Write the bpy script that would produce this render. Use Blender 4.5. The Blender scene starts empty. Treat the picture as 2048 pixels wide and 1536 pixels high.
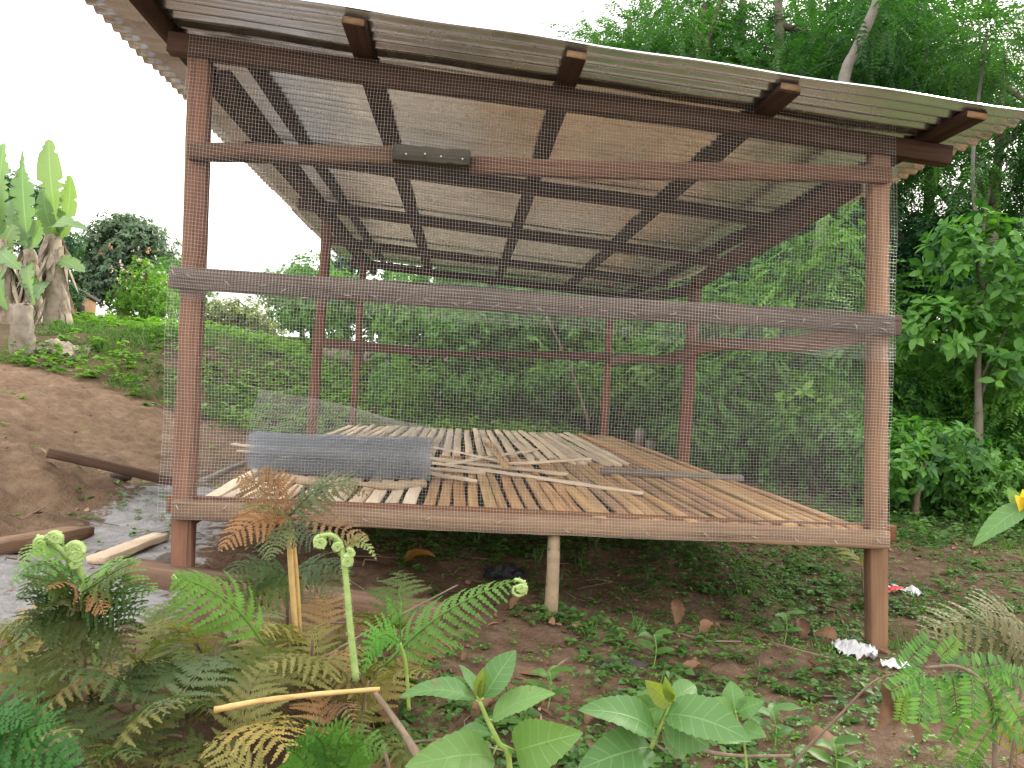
import bpy, math, random
import numpy as np
from mathutils import Vector, Matrix

R = math.radians
S = bpy.context.scene
COL = S.collection
rng = np.random.default_rng(7)
random.seed(7)

# ------------------------------------------------------------------ camera
CAMZ, FPX = 1.05, 1500.0
YAW, ROLL = math.atan(.066), .044
CF = np.array([math.sin(YAW), math.cos(YAW), 0.0])
_r0 = np.array([math.cos(YAW), -math.sin(YAW), 0.0]); _u0 = np.array([0, 0, 1.0])
CR = _r0 * math.cos(ROLL) + _u0 * math.sin(ROLL)
CU = -_r0 * math.sin(ROLL) + _u0 * math.cos(ROLL)
CP = np.array([0, 0, CAMZ])
cd = bpy.data.cameras.new('camera'); cam = bpy.data.objects.new('camera', cd); COL.objects.link(cam)
cd.sensor_width = 36; cd.sensor_fit = 'HORIZONTAL'; cd.lens = FPX / 2048 * 36
cd.clip_start = .02; cd.clip_end = 600
cam.matrix_world = Matrix(((CR[0], CU[0], -CF[0], 0), (CR[1], CU[1], -CF[1], 0), (CR[2], CU[2], -CF[2], CAMZ), (0, 0, 0, 1)))
S.camera = cam

# ------------------------------------------------------------------ sky, sun, exposure
SUN_EL, SUN_AZ = 32, 42          # sun low behind the trees on the right, veiled by thin cloud
w = bpy.data.worlds.new('World'); S.world = w; w.use_nodes = True
nt = w.node_tree; nt.nodes.clear()
o_ = nt.nodes.new('ShaderNodeOutputWorld'); bg = nt.nodes.new('ShaderNodeBackground')
sky = nt.nodes.new('ShaderNodeTexSky'); sky.sky_type = 'NISHITA'; sky.sun_disc = False
sky.sun_elevation = R(SUN_EL); sky.sun_rotation = R(SUN_AZ); sky.dust_density = 3
mx = nt.nodes.new('ShaderNodeMix'); mx.data_type = 'RGBA'; mx.inputs[0].default_value = .86
mx.inputs[7].default_value = (10.2, 9.9, 9.4, 1)      # bright white cloud cover
nt.links.new(sky.outputs[0], mx.inputs[6]); nt.links.new(mx.outputs[2], bg.inputs[0])
bg.inputs[1].default_value = .12
nt.links.new(bg.outputs[0], o_.inputs[0])
sl = bpy.data.lights.new('sun', 'SUN'); sl.energy = 2.4; sl.angle = R(10); sl.color = (1, .93, .82)
so = bpy.data.objects.new('sun', sl); COL.objects.link(so)
sd = Vector((math.sin(R(SUN_AZ)) * math.cos(R(SUN_EL)), math.cos(R(SUN_AZ)) * math.cos(R(SUN_EL)), math.sin(R(SUN_EL))))
so.rotation_euler = sd.to_track_quat('Z', 'Y').to_euler()
S.view_settings.view_transform = 'Standard'; S.view_settings.look = 'None'
S.view_settings.exposure = 1.3; S.view_settings.gamma = 1
S.render.engine = 'CYCLES'
c = S.cycles
c.max_bounces = 7; c.diffuse_bounces = 4; c.glossy_bounces = 3; c.transmission_bounces = 3; c.transparent_max_bounces = 4
c.caustics_reflective = False; c.caustics_refractive = False

# ------------------------------------------------------------------ helpers
WM = {}

def px(x, y, Y):
    """the point seen at photograph pixel x, y on the plane Y"""
    d = CF + CR * ((x - 1024) / FPX) + CU * ((768 - y) / FPX)
    return CP + d * (Y / d[1])

def pz(x, y, z):
    d = CF + CR * ((x - 1024) / FPX) + CU * ((768 - y) / FPX)
    return CP + d * ((z - CAMZ) / d[2])

def tag(o, label=None, cat=None, group=None, kind=None):
    if label: o['label'] = label
    if cat: o['category'] = cat
    if group: o['group'] = group
    if kind: o['kind'] = kind
    return o

def empty(name, loc, label=None, cat=None, group=None):
    o = bpy.data.objects.new(name, None); COL.objects.link(o)
    o.empty_display_size = .1
    o.location = Vector([float(v) for v in loc]); WM[o.name] = Matrix.Translation(o.location)
    return tag(o, label, cat, group)

def link(o, M=None, parent=None):
    COL.objects.link(o)
    M = M or Matrix.Identity(4)
    if parent is not None:
        o.parent = parent; o.matrix_parent_inverse = WM[parent.name].inverted()
    o.matrix_basis = M; WM[o.name] = M.copy()
    return o

def mkmesh(name, V, FS, mat, attrs=None, smooth=False):
    V = np.asarray(V, dtype=np.float32).reshape(-1, 3)
    if not isinstance(FS, list): FS = [FS]
    FS = [np.asarray(f, dtype=np.int32) for f in FS if len(f)]
    me = bpy.data.meshes.new(name)
    me.vertices.add(len(V)); me.vertices.foreach_set('co', V.ravel())
    loops = np.concatenate([f.ravel() for f in FS])
    tot = np.concatenate([np.full(len(f), f.shape[1], np.int32) for f in FS])
    start = np.concatenate([[0], np.cumsum(tot)[:-1]]).astype(np.int32)
    me.loops.add(len(loops)); me.loops.foreach_set('vertex_index', loops)
    me.polygons.add(len(tot)); me.polygons.foreach_set('loop_start', start)
    try: me.polygons.foreach_set('loop_total', tot)
    except Exception: pass
    if smooth: me.polygons.foreach_set('use_smooth', np.ones(len(tot), bool))
    for k, a in (attrs or {}).items():
        at = me.attributes.new(k, 'FLOAT', 'POINT'); at.data.foreach_set('value', np.asarray(a, np.float32).ravel())
    for m in (mat if isinstance(mat, (list, tuple)) else [mat]):
        me.materials.append(m)
    me.update(calc_edges=True); me.validate()
    return me

def mk(name, V, FS, mat, parent=None, attrs=None, smooth=False, origin=None, col=None):
    V = np.asarray(V, float).reshape(-1, 3)
    if origin is None:
        origin = V.mean(0); origin = np.array([origin[0], origin[1], V[:, 2].min()])
    me = mkmesh(name, V - origin, FS, mat, attrs, smooth)
    o = bpy.data.objects.new(name, me)
    if col is not None: o.color = (*col, 1)
    return link(o, Matrix.Translation(Vector([float(v) for v in origin])), parent)

def copy_tree(o, M=None, label=None, parent=None):
    cc = o.copy(); COL.objects.link(cc)
    if parent is not None: cc.parent = parent; cc.matrix_parent_inverse = o.matrix_parent_inverse.copy()
    if M is not None: cc.matrix_basis = M
    if label: cc['label'] = label
    for ch in [x for x in COL.objects if x.parent == o]:
        copy_tree(ch, None, None, cc)
    return cc

class Geo:
    """collects pieces of one mesh"""
    def __init__(s): s.V, s.F, s.n, s.T = [], {}, 0, []
    def add(s, V, FS, t=.5):
        V = np.asarray(V, float).reshape(-1, 3)
        if not isinstance(FS, list): FS = [FS]
        for f in FS:
            f = np.asarray(f, np.int64)
            if len(f): s.F.setdefault(f.shape[1], []).append(f + s.n)
        s.V.append(V); s.n += len(V)
        s.T.append(np.broadcast_to(np.asarray(t, float), (len(V),)))
        return s
    def out(s): return np.concatenate(s.V), [np.concatenate(f) for f in s.F.values()], np.concatenate(s.T)
    def mk(s, name, mat, parent=None, smooth=False, origin=None, col=None):
        V, FS, T = s.out()
        return mk(name, V, FS, mat, parent, {'tint': T}, smooth, origin, col)

def nz(v): v = np.asarray(v, float); return v / np.maximum(np.linalg.norm(v, axis=-1, keepdims=True), 1e-9)

def hash2(i, j, s=0):
    h = (i.astype(np.int64) * 374761393 + j.astype(np.int64) * 668265263 + s * 2147483647) & 0xffffffff
    h = ((h ^ (h >> 13)) * 1274126177) & 0xffffffff
    return ((h ^ (h >> 16)) & 0xffff) / 65535.0

def vnoise(x, y, s=0):
    xi, yi = np.floor(x), np.floor(y); fx, fy = x - xi, y - yi
    fx, fy = fx * fx * (3 - 2 * fx), fy * fy * (3 - 2 * fy)
    a, b, c_, d = hash2(xi, yi, s), hash2(xi + 1, yi, s), hash2(xi, yi + 1, s), hash2(xi + 1, yi + 1, s)
    return (a * (1 - fx) + b * fx) * (1 - fy) + (c_ * (1 - fx) + d * fx) * fy

def fbm(x, y, o=4, s=0):
    t, a, v = 0, .5, 0
    for k in range(o): v = v + a * vnoise(x * 2**k, y * 2**k, s + k); t += a; a *= .5
    return v / t

def inpoly(x, y, P):
    r = np.zeros(np.shape(x), bool); n = len(P)
    for i in range(n):
        x0, y0 = P[i][:2]; x1, y1 = P[(i + 1) % n][:2]
        c_ = ((y0 > y) != (y1 > y)) & (x < (x1 - x0) * (y - y0) / (y1 - y0 + 1e-12) + x0)
        r ^= c_
    return r

def tube(P, rad, sides=8, cap=True):
    P = np.asarray(P, float); n = len(P); rad = np.broadcast_to(np.asarray(rad, float), (n,))
    T = nz(np.gradient(P, axis=0))
    ref = np.array([0, 0, 1.0]) if abs(T[0][2]) < .9 else np.array([1.0, 0, 0])
    u = nz(np.cross(T[0], ref)); V = []
    a = np.arange(sides) * 2 * math.pi / sides
    for i in range(n):
        u = nz(u - T[i] * np.dot(u, T[i])); v = np.cross(T[i], u)
        V.append(P[i] + rad[i] * (np.cos(a)[:, None] * u + np.sin(a)[:, None] * v))
    V = np.concatenate(V)
    i, j = np.meshgrid(np.arange(n - 1), np.arange(sides), indexing='ij'); j2 = (j + 1) % sides
    F = np.stack([i * sides + j, i * sides + j2, (i + 1) * sides + j2, (i + 1) * sides + j], -1).reshape(-1, 4)
    FS = [F]
    if cap: FS.append(np.array([np.arange(sides)[::-1], np.arange(sides) + (n - 1) * sides]))
    return V, FS

def spline(P, n):
    """smooth curve through the points"""
    P = np.asarray(P, float); m = len(P)
    Q = np.vstack([2 * P[0] - P[1], P, 2 * P[-1] - P[-2]]); out = []
    for t in np.linspace(0, m - 1 - 1e-9, n):
        i = int(t); f = t - i; a, b, c_, d = Q[i:i + 4]
        out.append(.5 * (2 * b + (c_ - a) * f + (2 * a - 5 * b + 4 * c_ - d) * f * f + (3 * b - a - 3 * c_ + d) * f**3))
    return np.array(out)

def beam(name, p0, p1, wd, ht, mat, parent=None, up=(0, 0, 1), warp=.002, seg=12, col=None, rough=.0012, wave=None, taper=None, seed=None, cat=None):
    """a sawn timber from p0 to p1 (centres of its ends): its grain runs along local X"""
    r = np.random.default_rng(seed if seed is not None else rng.integers(1 << 30))
    p0, p1 = np.asarray(p0, float), np.asarray(p1, float)
    L = np.linalg.norm(p1 - p0); X = (p1 - p0) / L
    Yv = nz(np.cross(np.asarray(up, float), X)); Zv = np.cross(X, Yv)
    ch = min(.004, min(wd, ht) * .07)
    hw, hh = wd / 2, ht / 2
    prof = np.array([(-hw + ch, -hh), (hw - ch, -hh), (hw, -hh + ch), (hw, hh - ch), (hw - ch, hh), (-hw + ch, hh), (-hw, hh - ch), (-hw, -hh + ch)])
    t = np.linspace(0, 1, seg + 1)
    ph = r.random(4) * 6.28
    V = []
    for k, s in enumerate(t):
        q = prof.copy()
        if taper: q = q * (taper[0] + (taper[1] - taper[0]) * s)
        q = q + r.normal(0, rough, q.shape)
        oy = warp * math.sin(3.1 * s + ph[0]) + warp * .5 * math.sin(8 * s + ph[1])
        oz = warp * math.sin(3.3 * s + ph[2]) + warp * .5 * math.sin(9 * s + ph[3])
        if wave is not None:
            z_, sc = wave(s); oz += z_; q[:, 1] *= sc
        V.append(np.column_stack([np.full(8, s * L - L / 2), q[:, 0] + oy, q[:, 1] + oz]))
    V = np.concatenate(V); n = seg + 1
    i, j = np.meshgrid(np.arange(n - 1), np.arange(8), indexing='ij'); j2 = (j + 1) % 8
    F = np.stack([i * 8 + j, (i + 1) * 8 + j, (i + 1) * 8 + j2, i * 8 + j2], -1).reshape(-1, 4)
    caps = np.array([np.arange(8), (np.arange(8) + (n - 1) * 8)[::-1]])
    F = F[:, ::-1]; caps = caps[:, ::-1]
    me = mkmesh(name, V, [F, caps], mat)
    o = bpy.data.objects.new(name, me)
    if col is not None: o.color = (*col, 1)
    cen = (p0 + p1) / 2
    M = Matrix(((X[0], Yv[0], Zv[0], cen[0]), (X[1], Yv[1], Zv[1], cen[1]), (X[2], Yv[2], Zv[2], cen[2]), (0, 0, 0, 1)))
    return link(o, M, parent)

def leafquads(C, D, N, L, W, fold=.3, droop=.15, hi=False):
    C, D, N = np.asarray(C, float), nz(D), np.asarray(N, float)
    Sd = nz(np.cross(D, N)); N = np.cross(Sd, D)
    L = np.asarray(L, float).reshape(-1, 1); W = np.asarray(W, float).reshape(-1, 1); n = len(C)
    tip = C + D * L - N * droop * L
    if not hi:
        mid = C + D * L * .45
        l = mid - Sd * W / 2 + N * fold * W / 2; r = mid + Sd * W / 2 + N * fold * W / 2
        V = np.stack([C, r, tip, l], 1).reshape(-1, 3); b = np.arange(n)[:, None] * 4
        return V, [np.concatenate([b + [0, 1, 2], b + [0, 2, 3]])], 4
    def e(f, s, ww): return C + D * L * f + s * Sd * W / 2 * ww + N * fold * W / 2 * ww - N * droop * L * f * f
    m1, m2 = C + D * L * .35 - N * droop * L * .12, C + D * L * .7 - N * droop * L * .5
    V = np.stack([C, e(.22, 1, .75), e(.5, 1, 1), e(.78, 1, .6), tip, e(.78, -1, .6), e(.5, -1, 1), e(.22, -1, .75), m1, m2], 1).reshape(-1, 3)
    b = np.arange(n)[:, None] * 10
    q = np.concatenate([b + f for f in ([0, 1, 2, 8], [8, 2, 3, 9], [0, 8, 6, 7], [8, 9, 5, 6])])
    t = np.concatenate([b + f for f in ([9, 3, 4], [9, 4, 5])])
    return V, [q, t], 10

# ------------------------------------------------------------------ materials
class NT:
    def __init__(s, name):
        s.m = bpy.data.materials.new(name); s.m.use_nodes = True; s.t = s.m.node_tree; s.t.nodes.clear()
        s.out = s.t.nodes.new('ShaderNodeOutputMaterial')
    def n(s, typ, **kw):
        nd = s.t.nodes.new('ShaderNode' + typ)
        for k, v in kw.items():
            if hasattr(nd, k) and not k.startswith('i_'): setattr(nd, k, v)
        return nd
    def l(s, a, b): s.t.links.new(a, b)
    def noise(s, vec, scale, detail=4, rough=.6, dist=0):
        nd = s.n('TexNoise'); nd.inputs['Scale'].default_value = scale; nd.inputs['Detail'].default_value = detail
        nd.inputs['Roughness'].default_value = rough; nd.inputs['Distortion'].default_value = dist
        if vec is not None: s.l(vec, nd.inputs['Vector'])
        return nd.outputs[0]
    def ramp(s, fac, stops):
        nd = s.n('ValToRGB'); e = nd.color_ramp.elements
        while len(e) < len(stops): e.new(.5)
        for k, (p, c_) in enumerate(stops): e[k].position = p; e[k].color = (*c_, 1) if len(c_) == 3 else c_
        s.l(fac, nd.inputs[0]); return nd.outputs[0]
    def mix(s, f, a, b, mode='MIX'):
        nd = s.n('Mix', data_type='RGBA', blend_type=mode)
        for i, v in ((0, f), (6, a), (7, b)):
            if isinstance(v, (int, float)): nd.inputs[i].default_value = v
            elif isinstance(v, tuple): nd.inputs[i].default_value = (*v, 1)
            else: s.l(v, nd.inputs[i])
        return nd.outputs[2]
    def math(s, op, a, b=None, c_=None):
        nd = s.n('Math', operation=op)
        for i, v in enumerate((a, b, c_)):
            if v is None: continue
            if isinstance(v, (int, float)): nd.inputs[i].default_value = v
            else: s.l(v, nd.inputs[i])
        return nd.outputs[0]
    def attr(s, name): nd = s.n('Attribute'); nd.attribute_name = name; return nd.outputs['Fac']
    def mapping(s, vec, scale=(1, 1, 1), loc=None):
        nd = s.n('Mapping'); nd.inputs['Scale'].default_value = scale; s.l(vec, nd.inputs[0])
        if loc is not None: s.l(loc, nd.inputs['Location'])
        return nd.outputs[0]
    def bump(s, h, strength=.3, dist=.01):
        nd = s.n('Bump'); nd.inputs['Strength'].default_value = strength; nd.inputs['Distance'].default_value = dist
        s.l(h, nd.inputs['Height']); return nd.outputs[0]
    def bsdf(s, col, rough=.6, metal=0, bump=None, spec=.4):
        nd = s.n('BsdfPrincipled')
        if isinstance(col, tuple): nd.inputs['Base Color'].default_value = (*col, 1)
        else: s.l(col, nd.inputs['Base Color'])
        if isinstance(rough, (int, float)): nd.inputs['Roughness'].default_value = rough
        else: s.l(rough, nd.inputs['Roughness'])
        nd.inputs['Metallic'].default_value = metal; nd.inputs['Specular IOR Level'].default_value = spec
        if bump is not None: s.l(bump, nd.inputs['Normal'])
        return nd.outputs[0]
    def done(s, sh): s.l(sh, s.out.inputs[0]); return s.m

def wood(name, a, b, stain=(.05, .035, .025), stain_amt=.35, grain=40, rough=.75, knots=True, saw=0.0):
    t = NT(name)
    tc = t.n('TexCoord'); oi = t.n('ObjectInfo')
    off = t.n('CombineXYZ'); k = t.math('MULTIPLY', oi.outputs['Random'], 37.0); t.l(k, off.inputs[0]); t.l(k, off.inputs[1]); t.l(k, off.inputs[2])
    v = t.mapping(tc.outputs['Object'], (1.2, grain, grain), off.outputs[0])
    g = t.noise(v, 1.0, 6, .65, .6)
    v2 = t.mapping(tc.outputs['Object'], (2.2, 7, 7), off.outputs[0])
    g2 = t.noise(v2, 1.0, 5, .6, .3)
    col = t.ramp(g, [(.28, b), (.5, tuple((np.array(a) * .55 + np.array(b) * .45))), (.72, a)])
    st = t.ramp(g2, [(.45, (0, 0, 0)), (.75, (1, 1, 1))])
    col = t.mix(t.math('MULTIPLY', st, stain_amt), col, stain)
    if knots:
        v3 = t.mapping(tc.outputs['Object'], (5, 9, 9), off.outputs[0])
        vo = t.n('TexVoronoi'); vo.inputs['Scale'].default_value = 1.0; t.l(v3, vo.inputs['Vector'])
        kn = t.ramp(vo.outputs['Distance'], [(.05, (1, 1, 1)), (.13, (0, 0, 0))])
        col = t.mix(t.math('MULTIPLY', kn, .55), col, stain)
    ck = t.ramp(t.noise(t.mapping(tc.outputs['Object'], (.9, grain * 1.8, grain * 1.8), off.outputs[0]), 1.0, 3, .5, .2), [(.30, (1, 1, 1)), (.37, (0, 0, 0))])
    col = t.mix(t.math('MULTIPLY', ck, .6), col, stain)
    rv = t.ramp(oi.outputs['Random'], [(0, (.78, .76, .75)), (.5, (1, 1, 1)), (1, (1.12, 1.08, 1.02))])
    col = t.mix(1.0, col, rv, 'MULTIPLY'); col = t.mix(1.0, col, oi.outputs['Color'], 'MULTIPLY')
    h = g
    if saw:
        wv = t.n('TexWave'); wv.inputs['Scale'].default_value = 60; wv.inputs['Distortion'].default_value = 2; wv.bands_direction = 'X'
        t.l(tc.outputs['Object'], wv.inputs[0]); h = t.math('ADD', g, t.math('MULTIPLY', wv.outputs['Fac'], saw))
    return t.done(t.bsdf(col, rough, 0, t.bump(t.math('SUBTRACT', h, t.math('MULTIPLY', ck, .5)), .8, .006), .22))

def leaf_mat(name, dark, light, odd=None, transl=.3, rough=.5, objcol=False, veins=0, spec=.35):
    t = NT(name)
    tint = t.attr('tint'); oi = t.n('ObjectInfo')
    geo = t.n('NewGeometry')
    n_ = t.noise(geo.outputs['Position'], 1.3, 3, .6)
    f = t.math('ADD', t.math('MULTIPLY', tint, .75), t.math('MULTIPLY', t.math('SUBTRACT', n_, .35), .55))
    stops = [(.05, dark), (.8, light)]
    if odd: stops += [(.93, light), (.98, odd)]
    col = t.ramp(f, stops)
    rv = t.ramp(oi.outputs['Random'], [(0, (.8, .85, .8)), (.5, (1, 1, 1)), (1, (1.15, 1.05, .85))])
    col = t.mix(1.0, col, rv, 'MULTIPLY')
    if objcol: col = t.mix(1.0, col, oi.outputs['Color'], 'MULTIPLY')
    bp = None
    if veins:
        cr, al = t.attr('cross'), t.attr('along'); ac = t.math('ABSOLUTE', cr)
        mid = t.ramp(ac, [(.0, (1, 1, 1)), (.07, (0, 0, 0))])
        sv = t.math('SINE', t.math('MULTIPLY', t.math('SUBTRACT', al, t.math('MULTIPLY', ac, .16)), veins * 6.283))
        svm = t.ramp(sv, [(.86, (0, 0, 0)), (1.0, (1, 1, 1))])
        vm = t.math('MAXIMUM', mid, t.math('MULTIPLY', svm, .45))
        col = t.mix(t.math('MULTIPLY', vm, .5), col, tuple(min(1, x * 1.7 + .03) for x in light))
        bl = t.noise(geo.outputs['Position'], 90, 3)
        col = t.mix(t.math('MULTIPLY', bl, .3), col, dark)
        sp = t.ramp(t.noise(geo.outputs['Position'], 55, 2, .5), [(.70, (0, 0, 0)), (.74, (1, 1, 1))])
        col = t.mix(t.math('MULTIPLY', sp, .55), col, (.16, .11, .04))
        bp = t.bump(t.math('ADD', vm, t.math('MULTIPLY', bl, .6)), .35, .002)
    p = t.bsdf(col, rough, 0, bp, spec)
    tr = t.n('BsdfTranslucent'); t.l(t.mix(1.0, col, (1.5, 1.75, .7), 'MULTIPLY'), tr.inputs[0])
    ms = t.n('MixShader'); ms.inputs[0].default_value = transl; t.l(p, ms.inputs[1]); t.l(tr.outputs[0], ms.inputs[2])
    return t.done(ms.outputs[0])

W = {}
W['post'] = wood('red_brown_timber', (.265, .150, .098), (.135, .071, .047), (.06, .035, .026), .5, 34, .75)
W['postlight'] = wood('light_red_timber', (.35, .205, .120), (.205, .108, .063), (.10, .058, .04), .45, 34, .75)
W['weather'] = wood('weathered_board', (.33, .24, .175), (.14, .098, .075), (.08, .06, .05), .55, 55, .85, True, .25)
W['grey'] = wood('grey_board', (.30, .26, .22), (.15, .125, .11), (.09, .08, .07), .5, 55, .85, True, .2)
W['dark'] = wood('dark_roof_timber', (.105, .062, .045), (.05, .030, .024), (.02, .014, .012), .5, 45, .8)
W['pale'] = wood('fresh_pale_timber', (.86, .72, .55), (.68, .53, .37), (.42, .29, .19), .3, 50, .7)
W['tan'] = wood('orange_brown_slat_timber', (.60, .39, .20), (.37, .215, .10), (.17, .105, .07), .42, 50, .8)
W['bark'] = wood('pale_bark_pole', (.52, .40, .27), (.30, .21, .13), (.12, .08, .05), .4, 20, .9)

t = NT('galvanised_sheet')
tc = t.n('TexCoord'); v = t.mapping(tc.outputs['Object'], (1.5, 5, 5))
g = t.noise(v, 1.0, 5, .6, .4); g2 = t.noise(tc.outputs['Object'], 9, 4, .6)
col = t.ramp(g, [(.25, (.52, .54, .57)), (.5, (.82, .86, .91)), (.75, (.89, .94, .99))])
st = t.ramp(t.noise(t.mapping(tc.outputs['Object'], (.9, 2.4, 1)), 1.7, 5, .65), [(.62, (0, 0, 0)), (.72, (1, 1, 1))])
col = t.mix(t.math('MULTIPLY', st, .35), col, (.20, .13, .09))
rg = t.ramp(g2, [(.3, (.13, .13, .13)), (.7, (.34, .34, .34))])
METAL = t.done(t.bsdf(col, rg, .85, t.bump(g2, .02, .002)))
t = NT('galvanised_wire')
geo = t.n('NewGeometry')
WIRE = t.done(t.bsdf(t.ramp(t.noise(geo.outputs['Position'], 30, 2), [(.3, (.50, .48, .46)), (.7, (.68, .66, .64))]), .42, .4))
t = NT('dull_steel_roll_wire'); WIRE2 = t.done(t.bsdf((.38, .42, .48), .42, .5))
t = NT('nail_steel'); NAIL = t.done(t.bsdf((.5, .46, .42), .4, .8))

def plain(name, a, b, scale=20, rough=.7, bump=.3, transl=0):
    t = NT(name); geo = t.n('NewGeometry'); tint = t.attr('tint')
    n_ = t.noise(geo.outputs['Position'], scale, 4, .6)
    f = t.math('ADD', t.math('MULTIPLY', n_, .7), t.math('MULTIPLY', tint, .4))
    col = t.ramp(f, [(.3, a), (.75, b)])
    sh = t.bsdf(col, rough, 0, t.bump(n_, bump, .004), .3)
    if transl:
        tr = t.n('BsdfTranslucent'); t.l(col, tr.inputs[0]); ms = t.n('MixShader'); ms.inputs[0].default_value = transl
        t.l(sh, ms.inputs[1]); t.l(tr.outputs[0], ms.inputs[2]); sh = ms.outputs[0]
    return t.done(sh)

BARK = plain('tree_bark', (.07, .055, .045), (.20, .165, .135), 14, .9, .6)
BARKG = plain('pale_grey_bark', (.13, .115, .10), (.28, .255, .225), 9, .9, .5)
TWIG = plain('dry_twig', (.12, .085, .06), (.28, .21, .15), 40, .9, .4)
STRAW = plain('dry_straw_stem', (.42, .26, .09), (.68, .47, .20), 30, .6, .3)
DEADLEAF = plain('dead_brown_leaf', (.10, .055, .035), (.31, .175, .10), 25, .75, .4, .15)
CRUMB = plain('dry_leaf_crumb', (.10, .06, .04), (.36, .24, .15), 25, .8, .3)
DRYSHEATH = plain('dry_banana_sheath', (.20, .15, .11), (.50, .42, .34), 12, .85, .5, .1)
PAPER = plain('white_plastic_scrap', (.62, .62, .64), (.86, .86, .87), 30, .5, .4, .2)
REDP = plain('red_printed_packet', (.55, .03, .05), (.70, .08, .09), 3, .4, .2)
BLACKP = plain('black_plastic', (.012, .013, .016), (.05, .05, .06), 12, .35, .3)
OCHRE = plain('ochre_mud_plaster', (.20, .12, .055), (.32, .21, .105), 5, .95, .4)
RUSTROOF = plain('rusty_roof_iron', (.05, .042, .038), (.12, .10, .09), 4, .7, .2)
DARKIN = plain('opening_shade', (.01, .009, .008), (.03, .025, .02), 4, .95, 0)
FIDDLE = plain('hairy_fern_stem', (.26, .40, .10), (.52, .66, .28), 60, .6, .3, .15)
STEMG = plain('green_stem', (.20, .32, .06), (.36, .50, .14), 40, .5, .2, .1)
PINK = plain('pale_pink_petals', (.70, .48, .46), (.85, .68, .62), 30, .6, .1, .3)

LF = {}
LF['forest'] = leaf_mat('forest_leaf', (.022, .075, .026), (.075, .20, .05), (.20, .24, .04), .42, .45)
LF['deep'] = leaf_mat('deep_green_leaf', (.018, .07, .032), (.065, .18, .065), None, .32, .42)
LF['bush'] = leaf_mat('bush_leaf', (.03, .11, .03), (.17, .37, .07), (.30, .36, .06), .36, .5)
LF['bright'] = leaf_mat('bright_weed_leaf', (.06, .16, .025), (.19, .36, .05), (.40, .40, .07), .38, .5)
LF['grey'] = leaf_mat('hazed_blue_green_leaf', (.06, .11, .075), (.13, .21, .13), None, .25, .5)  # lightened and greyed: distance haze is mixed into the leaf colour
LF['pale'] = leaf_mat('pale_far_leaf', (.16, .22, .08), (.34, .38, .16), (.5, .40, .25), .4, .6)
LF['herb'] = leaf_mat('herb_leaf', (.045, .11, .03), (.13, .26, .06), (.30, .30, .06), .3, .5)
LF['fern'] = leaf_mat('fern_pinnule', (.55, .55, .5), (1.0, 1.0, 1.0), None, .3, .6, objcol=True, spec=.2)
LF['banana'] = leaf_mat('banana_blade', (.13, .23, .10), (.23, .34, .17), None, .28, .4, veins=22)
LF['seedling'] = leaf_mat('seedling_blade', (.07, .165, .05), (.14, .265, .085), None, .2, .5, veins=7)
LF['yellowleaf'] = leaf_mat('yellow_young_blade', (.11, .17, .04), (.21, .26, .06), None, .4, .5, veins=7)

# ------------------------------------------------------------------ terrain
CTRL = [px(*a) for a in (
    (1743, 1300, 3.1), (375, 1158, 3.1), (1102, 1225, 3.15), (1024, 1536, 1.9), (0, 1536, 1.7), (2048, 1536, 2.0), (2048, 1300, 3.1),
    (300, 1050, 4.1), (200, 1200, 2.75), (0, 1210, 2.65), (0, 1130, 3.16), (440, 1045, 4.0),
    (0, 1085, 3.5), (150, 1055, 4.0), (300, 985, 5.2), (450, 950, 6.2), (0, 900, 4.4), (90, 918, 4.55), (350, 975, 5.1), (150, 985, 4.35), (-250, 1000, 3.4),
    (0, 730, 9), (150, 820, 7), (250, 790, 8.5), (330, 830, 8), (420, 850, 8.5),
    (50, 690, 9.8), (250, 660, 11.5), (450, 690, 11), (600, 790, 10.5), (700, 850, 9.5), (900, 850, 10), (1100, 850, 10), (1200, 900, 9.2),
    (600, 700, 14), (1000, 760, 14), (1300, 800, 14), (1800, 1080, 5.45), (2040, 1100, 5.4), (1400, 1050, 5.8), (1450, 1130, 4.25), (0, 640, 12.5))]
CTRL += [np.array(p, float) for p in (
    (0, 0, -.02), (1, 0, -.02), (-1.5, 0, .08), (0, -3, -.3), (0, 5.5, .28), (0, 7, .34), (0, 8.5, .42), (-1, 5.5, .24), (5, 9, .1), (8, 8, .1), (5, 14, .3),
    (10, 14, .5), (3, 12, .35), (-40, 40, 3.4), (0, 40, 2.4), (40, 40, 2), (-40, 0, 2.5), (40, 0, 0), (0, -40, -2), (40, -40, -1), (-40, -40, 0), (-12, 25, 2.6), (-12, 12, 2.2))]
CTRL = np.array(CTRL)

def _U(r2): return np.where(r2 > 1e-12, .5 * r2 * np.log(np.maximum(r2, 1e-12)), 0)
_P = CTRL[:, :2]; _n = len(_P)
_K = _U(((_P[:, None] - _P[None]) ** 2).sum(-1)) + np.eye(_n) * .02
_A = np.block([[_K, np.hstack([np.ones((_n, 1)), _P])], [np.vstack([np.ones(_n), _P.T]), np.zeros((3, 3))]])
_W = np.linalg.solve(_A, np.concatenate([CTRL[:, 2], np.zeros(3)]))

FIELD = [px(*a)[:2] for a in ((-500, 1060, 3.2), (0, 1090, 3.5), (150, 1055, 4.0), (300, 985, 5.2), (440, 915, 7), (420, 850, 8.5), (330, 825, 8.1), (250, 795, 8.5), (0, 732, 9), (-500, 700, 9.5))]
MUD = [px(*a)[:2] for a in ((-300, 1240, 2.6), (-300, 1120, 3.1), (0, 1112, 3.3), (150, 1078, 3.85), (300, 1000, 5.0), (450, 945, 6.2), (480, 1000, 4.9), (440, 1060, 4.0), (370, 1130, 3.25), (330, 1250, 2.6), (150, 1262, 2.5))]

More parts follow.
